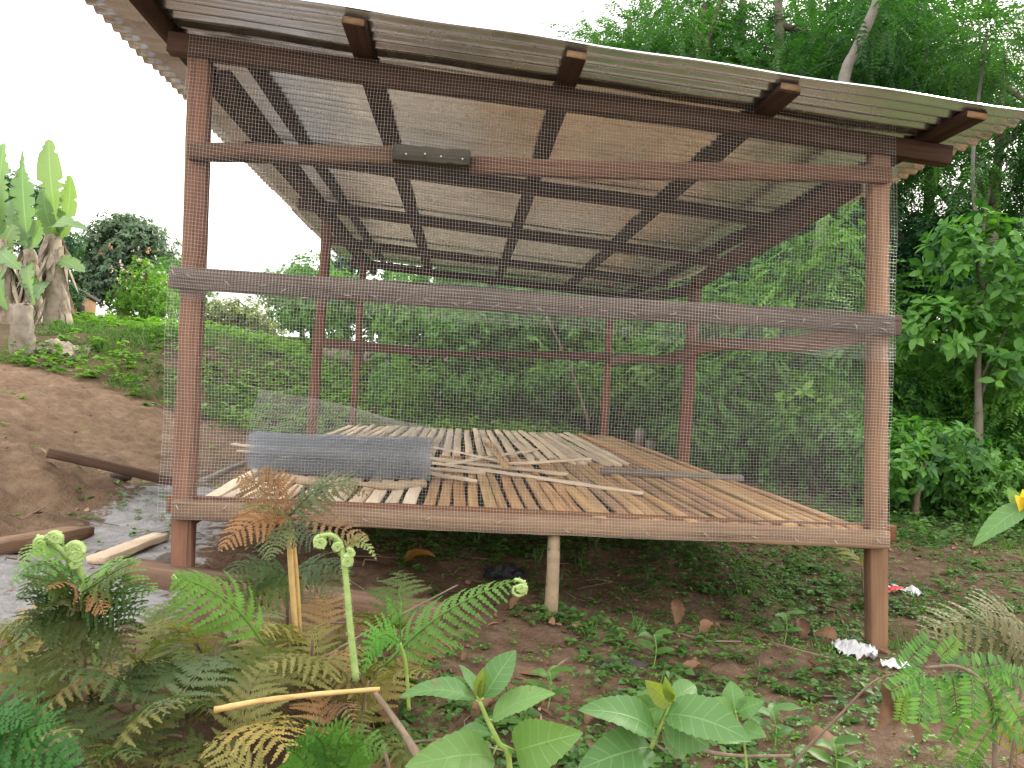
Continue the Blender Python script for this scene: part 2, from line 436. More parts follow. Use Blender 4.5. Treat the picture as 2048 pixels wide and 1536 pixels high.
def zraw(x, y):
    x, y = np.atleast_1d(np.asarray(x, float)), np.atleast_1d(np.asarray(y, float))
    r = np.hypot(x, y); s = np.minimum(1, 45 / np.maximum(r, 1e-6)); x, y = x * s, y * s
    z = _W[_n] + _W[_n + 1] * x + _W[_n + 2] * y
    for k in range(_n): z = z + _W[k] * _U((x - _P[k, 0])**2 + (y - _P[k, 1])**2)
    return z

def soft(x, y, P, r=.14):
    t = 0
    for k in range(16):
        a = k * 2.4; q = r * math.sqrt((k + .5) / 16)
        t = t + inpoly(x + q * math.cos(a), y + q * math.sin(a), P)
    return t / 16

def gz(x, y):
    x, y = np.atleast_1d(np.asarray(x, float)), np.atleast_1d(np.asarray(y, float))
    f = soft(x, y, FIELD); near = np.clip(1 - (np.hypot(x, y) - 14) / 10, 0, 1)
    z = zraw(x, y)
    z = z + near * ((fbm(x * 1.7, y * 1.7, 3, 3) - .5) * .10 + (fbm(x * 9, y * 9, 3, 9) - .5) * (.034 + .07 * f) + (fbm(x * 30, y * 30, 2, 5) - .5) * (.012 + .03 * f))
    return z
def gz1(x, y): return float(gz(x, y)[0])
def gpt(pxx, pxy, Y0=2.0, Y1=14.0):
    """where the view ray through a photograph pixel meets the ground"""
    Ys = np.linspace(Y0, Y1, 500); P = np.array([px(pxx, pxy, y) for y in Ys])
    d = P[:, 2] - gz(P[:, 0], P[:, 1]); k = np.argmax(d < 0)
    return P[k]

def axis(a, b, st, far):
    m = np.arange(a, b + 1e-6, st); out = [b]; s_ = st
    hi = []
    v_ = b
    while v_ < far: s_ *= 1.16; v_ += s_; hi.append(v_)
    lo = []; v_ = a; s_ = st
    while v_ > -far: s_ *= 1.16; v_ -= s_; lo.append(v_)
    return np.concatenate([lo[::-1], m, hi])
gx, gy = axis(-4.6, 4.6, .036, 170), axis(1.0, 10.5, .036, 170)
GX, GY = np.meshgrid(gx, gy, indexing='ij')
X_, Y_ = GX.ravel(), GY.ravel()
Z_ = gz(X_, Y_)
i, j = np.meshgrid(np.arange(len(gx) - 1), np.arange(len(gy) - 1), indexing='ij'); n_ = len(gy)
GF = np.stack([i * n_ + j, (i + 1) * n_ + j, (i + 1) * n_ + j + 1, i * n_ + j + 1], -1).reshape(-1, 4)
t = NT('bare_earth')
geo = t.n('NewGeometry'); P = geo.outputs['Position']
n1, n2, n3 = t.noise(P, 2.2, 5, .6), t.noise(P, 14, 5, .65), t.noise(P, 70, 3, .6)
f = t.math('ADD', t.math('MULTIPLY', n1, .45), t.math('MULTIPLY', n2, .55))
soil = t.ramp(f, [(.3, (.062, .040, .026)), (.5, (.13, .082, .053)), (.7, (.23, .16, .11))])
field = t.ramp(f, [(.3, (.12, .077, .049)), (.52, (.20, .132, .085)), (.72, (.30, .21, .145))])
mud = t.ramp(f, [(.34, (.10, .085, .075)), (.47, (.25, .24, .235)), (.64, (.37, .36, .355))])
col = t.mix(t.attr('field'), soil, field)
mm = t.ramp(t.math('ADD', t.attr('mud'), t.math('MULTIPLY', t.math('SUBTRACT', n2, .5), 1.3)), [(.42, (0, 0, 0)), (.58, (1, 1, 1))])
col = t.mix(mm, col, mud)
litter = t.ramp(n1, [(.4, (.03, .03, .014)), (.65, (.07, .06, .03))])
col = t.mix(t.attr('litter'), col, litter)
sp = t.ramp(n3, [(.62, (0, 0, 0)), (.72, (1, 1, 1))])
col = t.mix(t.math('MULTIPLY', sp, .25), col, (.34, .26, .19))
h = t.math('ADD', t.math('MULTIPLY', n2, .8), t.math('MULTIPLY', n3, .35))
SOIL = t.done(t.bsdf(col, .92, 0, t.bump(h, .9, .03), .15))
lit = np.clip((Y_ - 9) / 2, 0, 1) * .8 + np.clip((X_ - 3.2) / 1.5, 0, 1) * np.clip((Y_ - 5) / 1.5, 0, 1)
g_ = mkmesh('ground', np.column_stack([X_, Y_, Z_]), GF, SOIL, {'field': soft(X_, Y_, FIELD, .2), 'mud': soft(X_, Y_, MUD, .22), 'litter': np.clip(lit, 0, 1)}, True)
tag(link(bpy.data.objects.new('ground', g_)), kind='structure')

# ------------------------------------------------------------------ the shed
FY = 3.1                                             # the plane of the front posts
shed = empty('chicken_shed', (.2, FY, gz1(.2, FY)), 'unfinished timber chicken shed on posts with tin roof, slatted floor and wire mesh front', 'shed')

def roofz(x):                                        # centre height of the rafters at x: the roof falls to the right
    a, b = px(385, 96, FY), px(1890, 317, FY)
    return a[2] + (b[2] - a[2]) * (x - a[0]) / (b[0] - a[0])
XL, XR, YF, YB = -1.52, 2.16, 2.735, 8.86
RY = [3.1, 4.48, 5.87, 7.3, 8.62]
# posts
def post(top, base, Y, wd, m, col=None, dp=None, extra=.12):
    a, b = px(*top, Y), px(*base, Y)
    b = b + (b - a) / np.linalg.norm(b - a) * extra
    return beam('post', b, a, dp or wd, wd, W[m], shed, up=(1, 0, 0), warp=.004, col=col, seg=18)
post((400, 96), (367, 1162), FY, .080, 'post', (1.18, 1.08, 1.06), .064)
post((1757, 300), (1753, 1300), FY, .076, 'postlight', None, .062)
post((655, 425), (618, 960), 5.8, .070, 'post', (.95, .75, .72), .065)
post((728, 515), (697, 950), 8.62, .072, 'post', (1.05, .85, .8), .065)
post((1220, 600), (1203, 960), 8.62, .076, 'post', (1.15, .9, .85), .065)
post((1392, 565), (1352, 1092), 5.8, .082, 'post', (.95, .70, .68), .07)
# rafters across the width, sitting on the posts
def rafter(x0, x1, Y, hh, wd, m='dark', dz=0, col=None):
    return beam('rafter', (x0, Y, roofz(x0) + dz), (x1, Y, roofz(x1) + dz), wd, hh, W[m], shed, col=col, warp=.006, seg=16)
a, b = px(345, 90, FY), px(1890, 317, FY)
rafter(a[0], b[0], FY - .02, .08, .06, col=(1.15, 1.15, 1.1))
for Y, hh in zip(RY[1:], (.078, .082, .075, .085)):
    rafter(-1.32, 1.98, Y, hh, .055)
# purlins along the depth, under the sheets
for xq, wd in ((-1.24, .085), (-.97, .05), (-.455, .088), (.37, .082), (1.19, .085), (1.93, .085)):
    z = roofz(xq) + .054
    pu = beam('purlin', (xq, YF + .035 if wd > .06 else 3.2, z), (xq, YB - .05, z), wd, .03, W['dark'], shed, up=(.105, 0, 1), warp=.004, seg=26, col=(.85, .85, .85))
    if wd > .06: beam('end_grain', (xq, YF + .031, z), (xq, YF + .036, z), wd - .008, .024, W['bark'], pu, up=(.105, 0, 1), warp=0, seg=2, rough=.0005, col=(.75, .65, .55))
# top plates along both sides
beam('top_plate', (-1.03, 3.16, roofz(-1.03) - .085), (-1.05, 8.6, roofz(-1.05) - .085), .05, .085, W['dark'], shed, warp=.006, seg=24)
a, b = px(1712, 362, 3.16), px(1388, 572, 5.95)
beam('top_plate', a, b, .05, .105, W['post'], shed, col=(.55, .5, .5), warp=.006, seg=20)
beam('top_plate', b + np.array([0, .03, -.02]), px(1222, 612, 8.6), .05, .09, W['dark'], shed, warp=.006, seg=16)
# corrugated sheets: the waves run down the fall, left to right
slope = (roofz(XR) - roofz(XL)) / (XR - XL)
ys = np.linspace(YF, YB, 9)
PITCH = .076
def sheet(x0, x1, y0, y1, lift, r):
    ny = int((y1 - y0) / PITCH * 8); nx = 40
    yy = np.linspace(y0, y1, ny); xx = np.linspace(x0, x1, nx)
    A, B = np.meshgrid(xx, yy, indexing='ij')
    wv = .0115 * np.sin((B - YF) / PITCH * 2 * np.pi)
    sag = .0035 * np.sin(A * 3.1 + r) * np.sin(B * 2.3 + r * 2) + .003 * np.sin(A * 9 + r * 5) * np.cos(B * 7 + r)
    Zs = roofz(0) + slope * A + .084 + wv + sag + lift
    V = np.stack([A, B, Zs], -1).reshape(-1, 3)
    i, j = np.meshgrid(np.arange(nx - 1), np.arange(ny - 1), indexing='ij')
    F = np.stack([i * ny + j, (i + 1) * ny + j, (i + 1) * ny + j + 1, i * ny + j + 1], -1).reshape(-1, 4)
    V2 = V.copy(); V2[:, 2] += .0012; n = len(V)
    rim = []
    top = F[:, ::-1] + n
    for k in range(nx - 1):
        rim += [[k * ny, k * ny + n, (k + 1) * ny + n, (k + 1) * ny], [k * ny + ny - 1, (k + 1) * ny + ny - 1, (k + 1) * ny + ny - 1 + n, k * ny + ny - 1 + n]]
    for k in range(ny - 1):
        rim += [[k, k + 1, k + 1 + n, k + n], [(nx - 1) * ny + k, (nx - 1) * ny + k + n, (nx - 1) * ny + k + 1 + n, (nx - 1) * ny + k + 1]]
    return np.concatenate([V, V2]), [F[:, ::-1], top[:, :], np.array(rim)]
roof = None
for k in range(8):
    ext = .06
    V, FS = sheet(XL + .012 * math.sin(k * 2.1), XR + .015 * math.sin(k * 1.7), ys[k], ys[k + 1] + (ext if k < 7 else 0), .0035 * (k % 2) + (.002 if k else 0), k * 1.3)
    o = mk('roof_sheet', V, FS, METAL, shed, None, True)
# boards across the front
FB = FY - .033 - .022                                # boards nailed on the outside of the posts
def board(p0, p1, hh, m, th=.04, Y=FB, col=None, **k):
    return beam(k.pop('name', 'front_rail'), px(*p0, Y), px(*p1, Y), th, hh, W[m], shed, col=col, **k)
up1 = board((379, 303), (800, 314), .068, 'weather', col=(.8, .66, .58), seed=2)
up2 = board((938, 332), (1780, 349), .066, 'weather', col=(.95, .70, .58), seed=5, warp=.004)
spl = board((788, 311), (940, 323), .062, 'grey', th=.11, Y=FB - .02, name='splice_block', col=(.34, .37, .36), seed=8)
mid = board((342, 553), (1795, 654), .084, 'grey', col=(.72, .62, .58), th=.05, seed=11, warp=.006, seg=24)
dfr = board((347, 1018), (1775, 1080), .072, 'weather', col=(1.55, 1.38, 1.18), th=.05, seed=13, seg=24)
beam('deck_beam', px(338, 1008, 3.12), px(1786, 1066, 3.12), .05, .07, W['postlight'], shed, col=(.62, .5, .45), seg=20)
# back and side rails with wavy live edges
def waveA(s): return .035 * math.sin(3.0 * s * 2 + 2.2) * (1 - s) + .01 * math.sin(9 * s), 1 + .25 * math.sin(7 * s + 1)
beam('back_rail', px(640, 690, 8.56), px(1232, 718, 8.56), .03, .085, W['dark'], shed, wave=waveA, seg=30, col=(1.3, 1.05, 1.0))
beam('back_rail', px(655, 562, 8.56), px(1240, 610, 8.56), .04, .12, W['dark'], shed, seg=20, warp=.01, col=(1.4, 1.2, 1.1))
def waveB(s): return .035 * math.sin(s * 5.5 + .5), 1 + .22 * math.sin(6 * s + 1.5)
beam('side_rail', px(1225, 727, 8.45), px(1385, 703, 5.9), .035, .1, W['post'], shed, wave=waveB, seg=16, col=(.8, .72, .7))
beam('side_rail', px(1372, 707, 5.75), px(1728, 655, 3.16), .035, .088, W['post'], shed, wave=waveB, seg=24, col=(1.0, .85, .8))

# slatted floor
DZ = px(1050, 1033, 3.08)[2]                         # top of the slats
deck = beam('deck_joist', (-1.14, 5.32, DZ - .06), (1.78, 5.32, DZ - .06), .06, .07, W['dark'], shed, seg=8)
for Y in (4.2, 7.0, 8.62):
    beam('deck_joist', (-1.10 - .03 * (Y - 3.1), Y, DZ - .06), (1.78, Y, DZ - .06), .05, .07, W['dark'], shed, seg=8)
for xq, xb in ((-1.10, -1.27), (1.76, 1.71)):
    beam('side_joist', (xq, 3.13, DZ - .062), (xb, 8.66, DZ - .062), .05, .075, W['weather'], shed, seg=14)
floor = mk('slatted_floor', [(-1.10, 3.06, DZ - .021), (1.72, 3.06, DZ - .021), (1.72, 3.10, DZ - .021), (-1.10, 3.10, DZ - .021),
                             (-1.10, 3.06, DZ - .017), (1.72, 3.06, DZ - .017), (1.72, 3.10, DZ - .017), (-1.10, 3.10, DZ - .017)],
           np.array([[3, 2, 1, 0], [4, 5, 6, 7], [0, 1, 5, 4], [1, 2, 6, 5], [2, 3, 7, 6], [3, 0, 4, 7]]), W['weather'], shed)
def slat(x0, y0, x1, y1, wd, m, dz=0, col=None):
    h = .016
    return beam('slat', (x0, y0, DZ - h / 2 + dz), (x1, y1, DZ - h / 2 + dz + rng.normal(0, .002)), wd, h, W[m], floor, warp=.007, seg=12, rough=.0015, col=col)
r_ = np.random.default_rng(21)
x = -1.075
while x < -.19:
    slat(x, 3.05 + r_.normal(0, .012), x + r_.normal(0, .010) - .06 * (.2 - x) , 5.62 + r_.normal(0, .12), .056 + r_.normal(0, .003), 'pale', col=(1, 1, 1)); x += .078 + r_.normal(0, .004)
x0f = x; k = 0
while x < 1.70:
    g = r_.random() < .2
    c_ = (.75, .70, .80) if g else (1.05 + r_.normal(0, .06), 1.0 + r_.normal(0, .04), .95)
    yb = 5.45 + r_.normal(0, .08) if x < 1.28 else 8.62
    slat(x, 3.05 + r_.normal(0, .012), x + r_.normal(0, .010) + (.03 if x > .5 else 0), yb, .050 + r_.normal(0, .004), 'tan', col=c_); x += .0655 + r_.normal(0, .004); k += 1
x = -1.24
while x < 1.30:
    sk = r_.normal(0, .016) + (.06 if x < -.9 else 0)
    slat(x + sk, 5.22 + r_.normal(0, .05), x, 8.68, 0.058 + r_.normal(0, .004), 'pale', dz=.003, col=(1, .98, .95)); x += .088 + r_.normal(0, .006)
# the round prop under the floor and stacks of smaller joists
V, FS = tube(spline([px(1108, 1068, 3.07), px(1106, 1140, 3.07), px(1101, 1240, 3.07)], 10), [.025, .026, .0265, .027, .026, .027, .028, .028, .029, .03], 12)
mk('prop_pole', V, FS, W['bark'], shed, smooth=True)

# ------------------------------------------------------------------ wire mesh on the front
def strands(P, nrm, r):
    """P: (lines, points, 3): a thin three-sided wire along each line"""
    P = np.asarray(P, float); T = nz(np.gradient(P, axis=1)); nrm = np.broadcast_to(np.asarray(nrm, float), P.shape)
    b = nz(np.cross(T, nrm)); nn = np.cross(b, T); m, n, _ = P.shape
    V = np.stack([P + nn * r, P + (-.5 * nn + .866 * b) * r, P + (-.5 * nn - .866 * b) * r], 2)
    i, j, k = np.meshgrid(np.arange(m), np.arange(n - 1), np.arange(3), indexing='ij'); k2 = (k + 1) % 3
    ix = lambda a, c, d: (a * n + c) * 3 + d
    F = np.stack([ix(i, j, k), ix(i, j, k2), ix(i, j + 1, k2), ix(i, j + 1, k)], -1).reshape(-1, 4)
    return V.reshape(-1, 3), F
WR = .00050
def wiresheet(name, fn, nu, nv, nrm, r=WR, parent=None, mat=None, res=1):
    g = Geo()
    su = np.linspace(0, 1, max(8, nu // 6 * res)); sv = np.linspace(0, 1, max(8, nv // 6 * res))
    A, B = np.meshgrid(np.linspace(0, 1, nu + 1), sv, indexing='ij'); V, F = strands(fn(A, B), nrm, r); g.add(V, F)
    B, A = np.meshgrid(np.linspace(0, 1, nv + 1), su, indexing='ij'); V, F = strands(fn(A, B), nrm, r); g.add(V, F)
    return g.mk(name, mat or WIRE, parent)
def sheetfn(tl, tr, br, bl, Y, s):
    C4 = [px(*p, Y) for p in (tl, tr, br, bl)]
    def fn(u, v):
        u_, v_ = u[..., None], v[..., None]
        P = (C4[0] * (1 - u_) + C4[1] * u_) * (1 - v_) + (C4[3] * (1 - u_) + C4[2] * u_) * v_
        e = np.sin(np.pi * np.clip(u, 0, 1)) * .6 + .4
        P[..., 0] += .004 * np.sin(v * 9 + s + u * 3) + .0012 * np.sin(v * 31 + u * 17 + s)
        P[..., 2] += .006 * np.sin(u * 8 + s * 2 + v * 2) + .0012 * np.sin(u * 45 + s) + .003 * np.sin(u * 19 + v * 4)
        P[..., 1] += .010 * e * np.sin(v * 3.14) * np.sin(u * 11 + s) - .004
        return P
    return fn
wiresheet('wire_mesh', sheetfn((378, 70), (1792, 250), (1790, 722), (338, 590), FB - .032, 1.0), 226, 72, (0, -1, 0), parent=shed)
wiresheet('wire_mesh', sheetfn((338, 530), (1787, 636), (1776, 1094), (317, 1036), FB - .040, 2.3), 228, 76, (0, -1, 0), parent=shed)
# bent nails holding the mesh
def nail(pxx, pxy, ang, ln, Y, parent, dome=False):
    p = px(pxx, pxy, Y); d = np.array([math.cos(ang), 0, math.sin(ang)])
    P = [p + np.array([0, .03, 0]), p, p + d * ln * .5 + np.array([0, -.006, 0]), p + d * ln + np.array([0, -.002, 0])]
    V, FS = tube(P, [.0018, .0018, .0018, .0016], 6)
    return mk('nail', V, FS, NAIL, parent)
for (x, y, a) in ((372, 548, -.5), (352, 552, 2.2), (450, 562, -.7), (520, 571, .1), (560, 585, .6), (600, 596, .1), (688, 590, -.1), (740, 590, -.3), (790, 604, .6), (848, 598, -.4), (905, 605, -.5), (930, 608, .3), (985, 614, .4),
                  (1030, 616, .2), (1075, 616, -.4), (1158, 610, -.8), (1200, 620, -.1), (1262, 625, -.4), (1340, 630, .4), (1430, 630, -.7), (1512, 645, 1.4), (1555, 645, .3), (1605, 648, 1.4), (1665, 650, .3), (1710, 648, -1.2), (1768, 645, -.1), (1762, 656, -.5)):
    nail(x, y, a, .028, FB - .048, mid)
for (x, y, a) in ((352, 1010, -.9), (445, 1022, 1.0), (725, 1038, -.3), (850, 1041, .6), (990, 1046, .3), (1130, 1060, -.5), (1290, 1065, -.5), (1408, 1066, -.7), (1505, 1073, -.3), (1590, 1078, -.6), (1670, 1081, -1.0), (1755, 1080, -.8)):
    nail(x, y, a, .026, FB - .048, dfr)
for (x, y) in ((812, 312), (850, 312), (882, 317), (925, 322)):
    p = px(x, y - 4, FB - .078); V, FS = tube([p + np.array([0, .01, 0]), p + np.array([0, -.003, 0])], [.004, .004], 8); mk('nail', V, FS, PAPER, spl)

# ------------------------------------------------------------------ things lying on the slats
roll = empty('wire_mesh_roll', pz(670, 962, DZ), 'thick grey roll of galvanised wire mesh lying on the slatted floor', 'wire roll')
ra, rb = pz(492, 952, DZ), pz(852, 966, DZ)
ra = ra + np.array([0, .12, .118]); rb = rb + np.array([0, .12, .118])
ax = nz(rb - ra); LEN = np.linalg.norm(rb - ra); e1 = nz(np.cross(ax, (0, 0, 1))); e2 = np.cross(e1, ax)
TURN = 6
def rollfn(u, v):
    th = v * TURN * 2 * np.pi + 1.2; rad = .062 + .056 * v + .004 * np.sin(th * 2 + u * 5) + .003 * np.sin(u * 14 + th)
    cc = ra + ax * (u[..., None] * LEN + .02 * np.sin(v * 9)[..., None])
    return cc + rad[..., None] * (np.cos(th)[..., None] * e1 + np.sin(th)[..., None] * e2)
g = Geo()
A, B = np.meshgrid(np.linspace(0, 1, 75), np.linspace(0, 1, TURN * 36), indexing='ij'); V, F = strands(rollfn(A, B), ax, .0008); g.add(V, F)
B, A = np.meshgrid(np.linspace(0, 1, 270), np.linspace(0, 1, 12), indexing='ij'); V, F = strands(rollfn(A, B), (0, 0, 1), .0009); g.add(V, F)
g.mk('coiled_mesh', WIRE2, roll)
fc = [px(492, 872, 4.22), px(905, 905, 4.16), px(930, 868, 4.95), px(520, 775, 4.48)]
def flapfn(u, v):
    u_, v_ = u[..., None], v[..., None]
    P = (fc[0] * (1 - u_) + fc[1] * u_) * (1 - v_) + (fc[3] * (1 - u_) + fc[2] * u_) * v_
    P[..., 2] += .05 * np.sin(np.pi * v) * (1 - u) + .01 * np.sin(u * 9 + v * 5); P[..., 1] += .05 * np.sin(np.pi * v)
    P[..., 2] = np.maximum(P[..., 2], DZ + .012)
    return P
wiresheet('loose_mesh_end', flapfn, 78, 36, (0, -1, .5), .0008, roll, WIRE)

def lying(name, p0, p1, wd, th, m, label, cat, group=None, z0=0, z1=0, base=None, col=None, **k):
    base = DZ if base is None else base
    a, b = pz(*p0, base + th / 2 + z0), pz(*p1, base + th / 2 + z1)
    o = beam(name, a, b, wd, th, W[m], None, col=col, **k); return tag(o, label, cat, group)
GB = 'loose pale battens on the slatted floor'
lying('batten', (868, 926), (1282, 986), .045, .014, 'pale', 'longest pale batten lying across the brown slats, pointing to the right', 'batten', GB, .004, .004)
lying('batten', (850, 916), (1132, 948), .06, .014, 'pale', 'wide pale batten sticking out from the end of the wire roll', 'batten', GB, .019, .019)
lying('batten', (855, 936), (970, 946), .04, .014, 'pale', 'short pale batten beside the lower end of the wire roll', 'batten', GB, .004, .004)
lying('batten', (852, 946), (950, 961), .035, .014, 'pale', 'short batten nearest the front rail beside the wire roll', 'batten', GB, .004, .018)
lying('batten', (790, 878), (1020, 927), .018, .012, 'pale', 'thin batten running from behind the wire roll onto the battens', 'batten', GB, .006, .034)
lying('batten', (888, 929), (1075, 898), .03, .012, 'pale', 'pale batten crossing over the others, leaning back to the right', 'batten', GB, .035, .006)
lying('batten', (1018, 928), (1180, 917), .03, .014, 'pale', 'pale batten at the front ends of the back row of slats', 'batten', GB, .036, .008)
lying('batten', (978, 886), (1012, 932), .04, .014, 'tan', 'brown batten lying over the pale slats behind the others', 'batten', GB, .008, .05)
lying('batten', (466, 888), (560, 898), .04, .014, 'pale', 'pale batten end poking out behind the left end of the wire roll', 'batten', GB, .02, .03)
lying('batten', (475, 902), (560, 907), .03, .014, 'pale', 'thin pale batten under the left end of the wire roll', 'batten', GB, .004, .004)
lying('batten', (402, 962), (492, 926), .04, .02, 'grey', 'grey batten on the left edge of the floor, running behind the post', 'batten', None, -.02, .01)
lying('grey_plank', (1200, 941), (1485, 956), .085, .028, 'grey', 'weathered grey plank across the brown slats near the right edge', 'plank', None, .004, .004, seg=16)
P = spline([pz(560, 952, DZ + .02), pz(640, 966, DZ + .026), pz(700, 966, DZ + .03), pz(770, 972, DZ + .02), pz(850, 968, DZ + .018)], 24)
V, FS = tube(P, .017 + .006 * np.sin(np.linspace(0, 9, 24)), 9)
tag(mk('bark_pole', V, FS, W['bark'], smooth=True), 'crooked tan branch lying in front of the wire roll on the slats', 'branch')

# timbers on the ground at the left
def onground(name, p0, p1, wd, th, m, label, cat, col=None, lift0=0, lift1=0, up=(0, 0, 1), **k):
    a, b = gpt(*p0), gpt(*p1)
    a = a + np.array([0, 0, th / 2 + lift0]); b = b + np.array([0, 0, th / 2 + lift1])
    return tag(beam(name, a, b, wd, th, W[m], None, col=col, up=up, **k), label, cat)
onground('timber_beam', (95, 924), (372, 985), .075, .055, 'weather', 'dark reddish timber beam lying on the tilled soil behind the left post', 'beam', (.50, .40, .38), .03, .02)
onground('timber_plank', (-60, 1118), (165, 1075), .12, .055, 'weather', 'thick brown plank at the left edge, on the grey mud', 'plank', (1.1, .95, .85))
onground('timber_plank', (190, 1132), (322, 1083), .085, .03, 'pale', 'narrow pale plank lying on the grey mud beside the left post', 'plank', (.85, .82, .8), .01, .01)
onground('timber_beam', (262, 1168), (880, 1258), .10, .09, 'weather', 'long weathered beam on the ground behind the ferns, at the foot of the left post', 'beam', (1.15, 1.0, .95), .0, .0, seg=20)

# ------------------------------------------------------------------ trees and bushes
def rdir(r, n, up=0.0):
    d = r.normal(0, 1, (n, 3)); d[:, 2] += up; return nz(d)

def blob_points(blobs, n, r, power=.42):
    """points in a set of ellipsoids (centre, radii), more of them towards the outside; and the outward direction"""
    vol = np.array([b[1][0] * b[1][1] * b[1][2] for b in blobs]) ** .8; idx = r.choice(len(blobs), n, p=vol / vol.sum())
    c_ = np.array([b[0] for b in blobs])[idx]; rad = np.array([b[1] for b in blobs])[idx]
    d = rdir(r, n, .15); q = (r.random(n) ** power)[:, None] * (1 + r.normal(0, .10, (n, 1)))
    return c_ + d * rad * q, nz(d * rad), q[:, 0]

def pinnate(blobs, n, r, sl=.34, pairs=9, ll=.075, lw=.030, droop=.35, power=.42):
    P, D, q = blob_points(blobs, n, r, power)
    axis_ = nz(D * .8 + rdir(r, n) * .7 + np.array([0, 0, -droop])); up = nz(np.array([0, 0, 1.0]) + D * .35 + rdir(r, n) * .35)
    side = nz(np.cross(axis_, up)); up = np.cross(side, axis_)
    L = sl * (.7 + .6 * r.random(n)); ts = np.linspace(.12, 1, pairs)
    C, DD, NN, LL, T = [], [], [], [], []
    tn = np.clip(r.normal(.45, .2, n), 0, 1)
    for k, t_ in enumerate(ts):
        for s in (-1, 1):
            C.append(P + axis_ * (L * t_)[:, None] - up * (L * t_ * t_ * .22)[:, None])
            DD.append(axis_ * (.35 + .3 * t_) + s * side * .9 - up * .18 + r.normal(0, .12, (n, 3))); NN.append(up + r.normal(0, .2, (n, 3)))
            LL.append(ll * (L / sl) * (1 - .45 * abs(t_ - .45)) * (.8 + .4 * r.random(n))); T.append(np.clip(tn + r.normal(0, .1, n), 0, 1))
    C, DD, NN = np.concatenate(C), np.concatenate(DD), np.concatenate(NN); LL = np.concatenate(LL); T = np.concatenate(T)
    V, F, k = leafquads(C, DD, NN, LL, LL * lw / ll)
    return V, F, np.repeat(T, k)

def whorls(blobs, n, r, ll=.14, lw=.065, per=6, power=.42, spread=.9, hi=False, fold=.3):
    P, D, q = blob_points(blobs, n, r, power)
    ax = nz(D + rdir(r, n) * .5 + np.array([0, 0, .35])); u = nz(np.cross(ax, rdir(r, n))); v = np.cross(ax, u)
    C, DD, NN, LL, T = [], [], [], [], []
    tn = np.clip(r.normal(.45, .22, n), 0, 1)
    for k in range(per):
        a = 2 * np.pi * k / per + r.normal(0, .35, n); o = u * np.cos(a)[:, None] + v * np.sin(a)[:, None]
        C.append(P + ax * (r.random(n) * ll * .8)[:, None]); DD.append(o * spread + ax * (.15 + .5 * r.random(n))[:, None] - np.array([0, 0, .2]))
        NN.append(ax + np.array([0, 0, .5]) + r.normal(0, .2, (n, 3))); LL.append(ll * (.55 + .65 * r.random(n))); T.append(np.clip(tn + r.normal(0, .12, n), 0, 1))
    C, DD, NN = np.concatenate(C), np.concatenate(DD), np.concatenate(NN); LL = np.concatenate(LL); T = np.concatenate(T)
    V, F, k = leafquads(C, DD, NN, LL, LL * lw / ll, hi=hi, fold=fold)
    return V, F, np.repeat(T, k)

def rblobs(r, n, c_, rad, sz):
    """n smaller blobs filling an ellipsoid"""
    d = rdir(r, n, .1) * (r.random((n, 1)) ** .45)
    return [(np.array(c_) + d[k] * np.array(rad), np.array([1, 1, .8]) * sz * (.7 + .6 * r.random())) for k in range(n)]

def make_tree(name, label, cat, base, lean, h, rt, blobs, leaf, mat, bark=BARK, group=None, limbs=7, seed=1, stem='trunk'):
    """a tapered trunk from base, bending by lean, with limbs that reach into the crown's clumps"""
    r = np.random.default_rng(seed)
    root = empty(name, base, label, cat, group); b = np.array(base, float)
    pts = [b - np.array([0, 0, .15]), b + np.array(lean) * .2 + [0, 0, h * .33], b + np.array(lean) * .6 + [r.normal(0, .04), 0, h * .66], b + np.array(lean) + [0, 0, h]]
    P = spline(pts, 14); g = Geo()
    V, FS = tube(P, np.linspace(rt * 1.25, rt * .35, 14) * (1 + r.normal(0, .05, 14)), 9); g.add(V, FS, r.random())
    for k in range(min(limbs, len(blobs))):
        c_ = blobs[k][0] + b; s = P[int(5 + 8 * r.random())]
        Q = spline([s, s * .5 + c_ * .5 + [r.normal(0, .1), r.normal(0, .1), .1], c_], 8)
        V, FS = tube(Q, np.linspace(rt * .42, rt * .1, 8), 6); g.add(V, FS, r.random())
    g.mk(stem, bark, root, True, origin=b)
    V, F, T = leaf([(q[0] + b, q[1]) for q in blobs], r)
    mk('crown', V, F, mat, root, {'tint': T}, origin=b)
    return root

def place(o, x, y, z=None, rot=0, s=1, label=None, sz=None):
    z = gz1(x, y) if z is None else z
    M = Matrix.Translation((x, y, z)) @ Matrix.Rotation(rot, 4, 'Z') @ Matrix.Diagonal((s, s, sz or s, 1))
    cc = copy_tree(o, M, label)
    return cc

def wx(pxx, Y): return px(pxx, 768, Y)[0]
def at(pxx, Y): x = wx(pxx, Y); return (x, Y, gz1(x, Y))

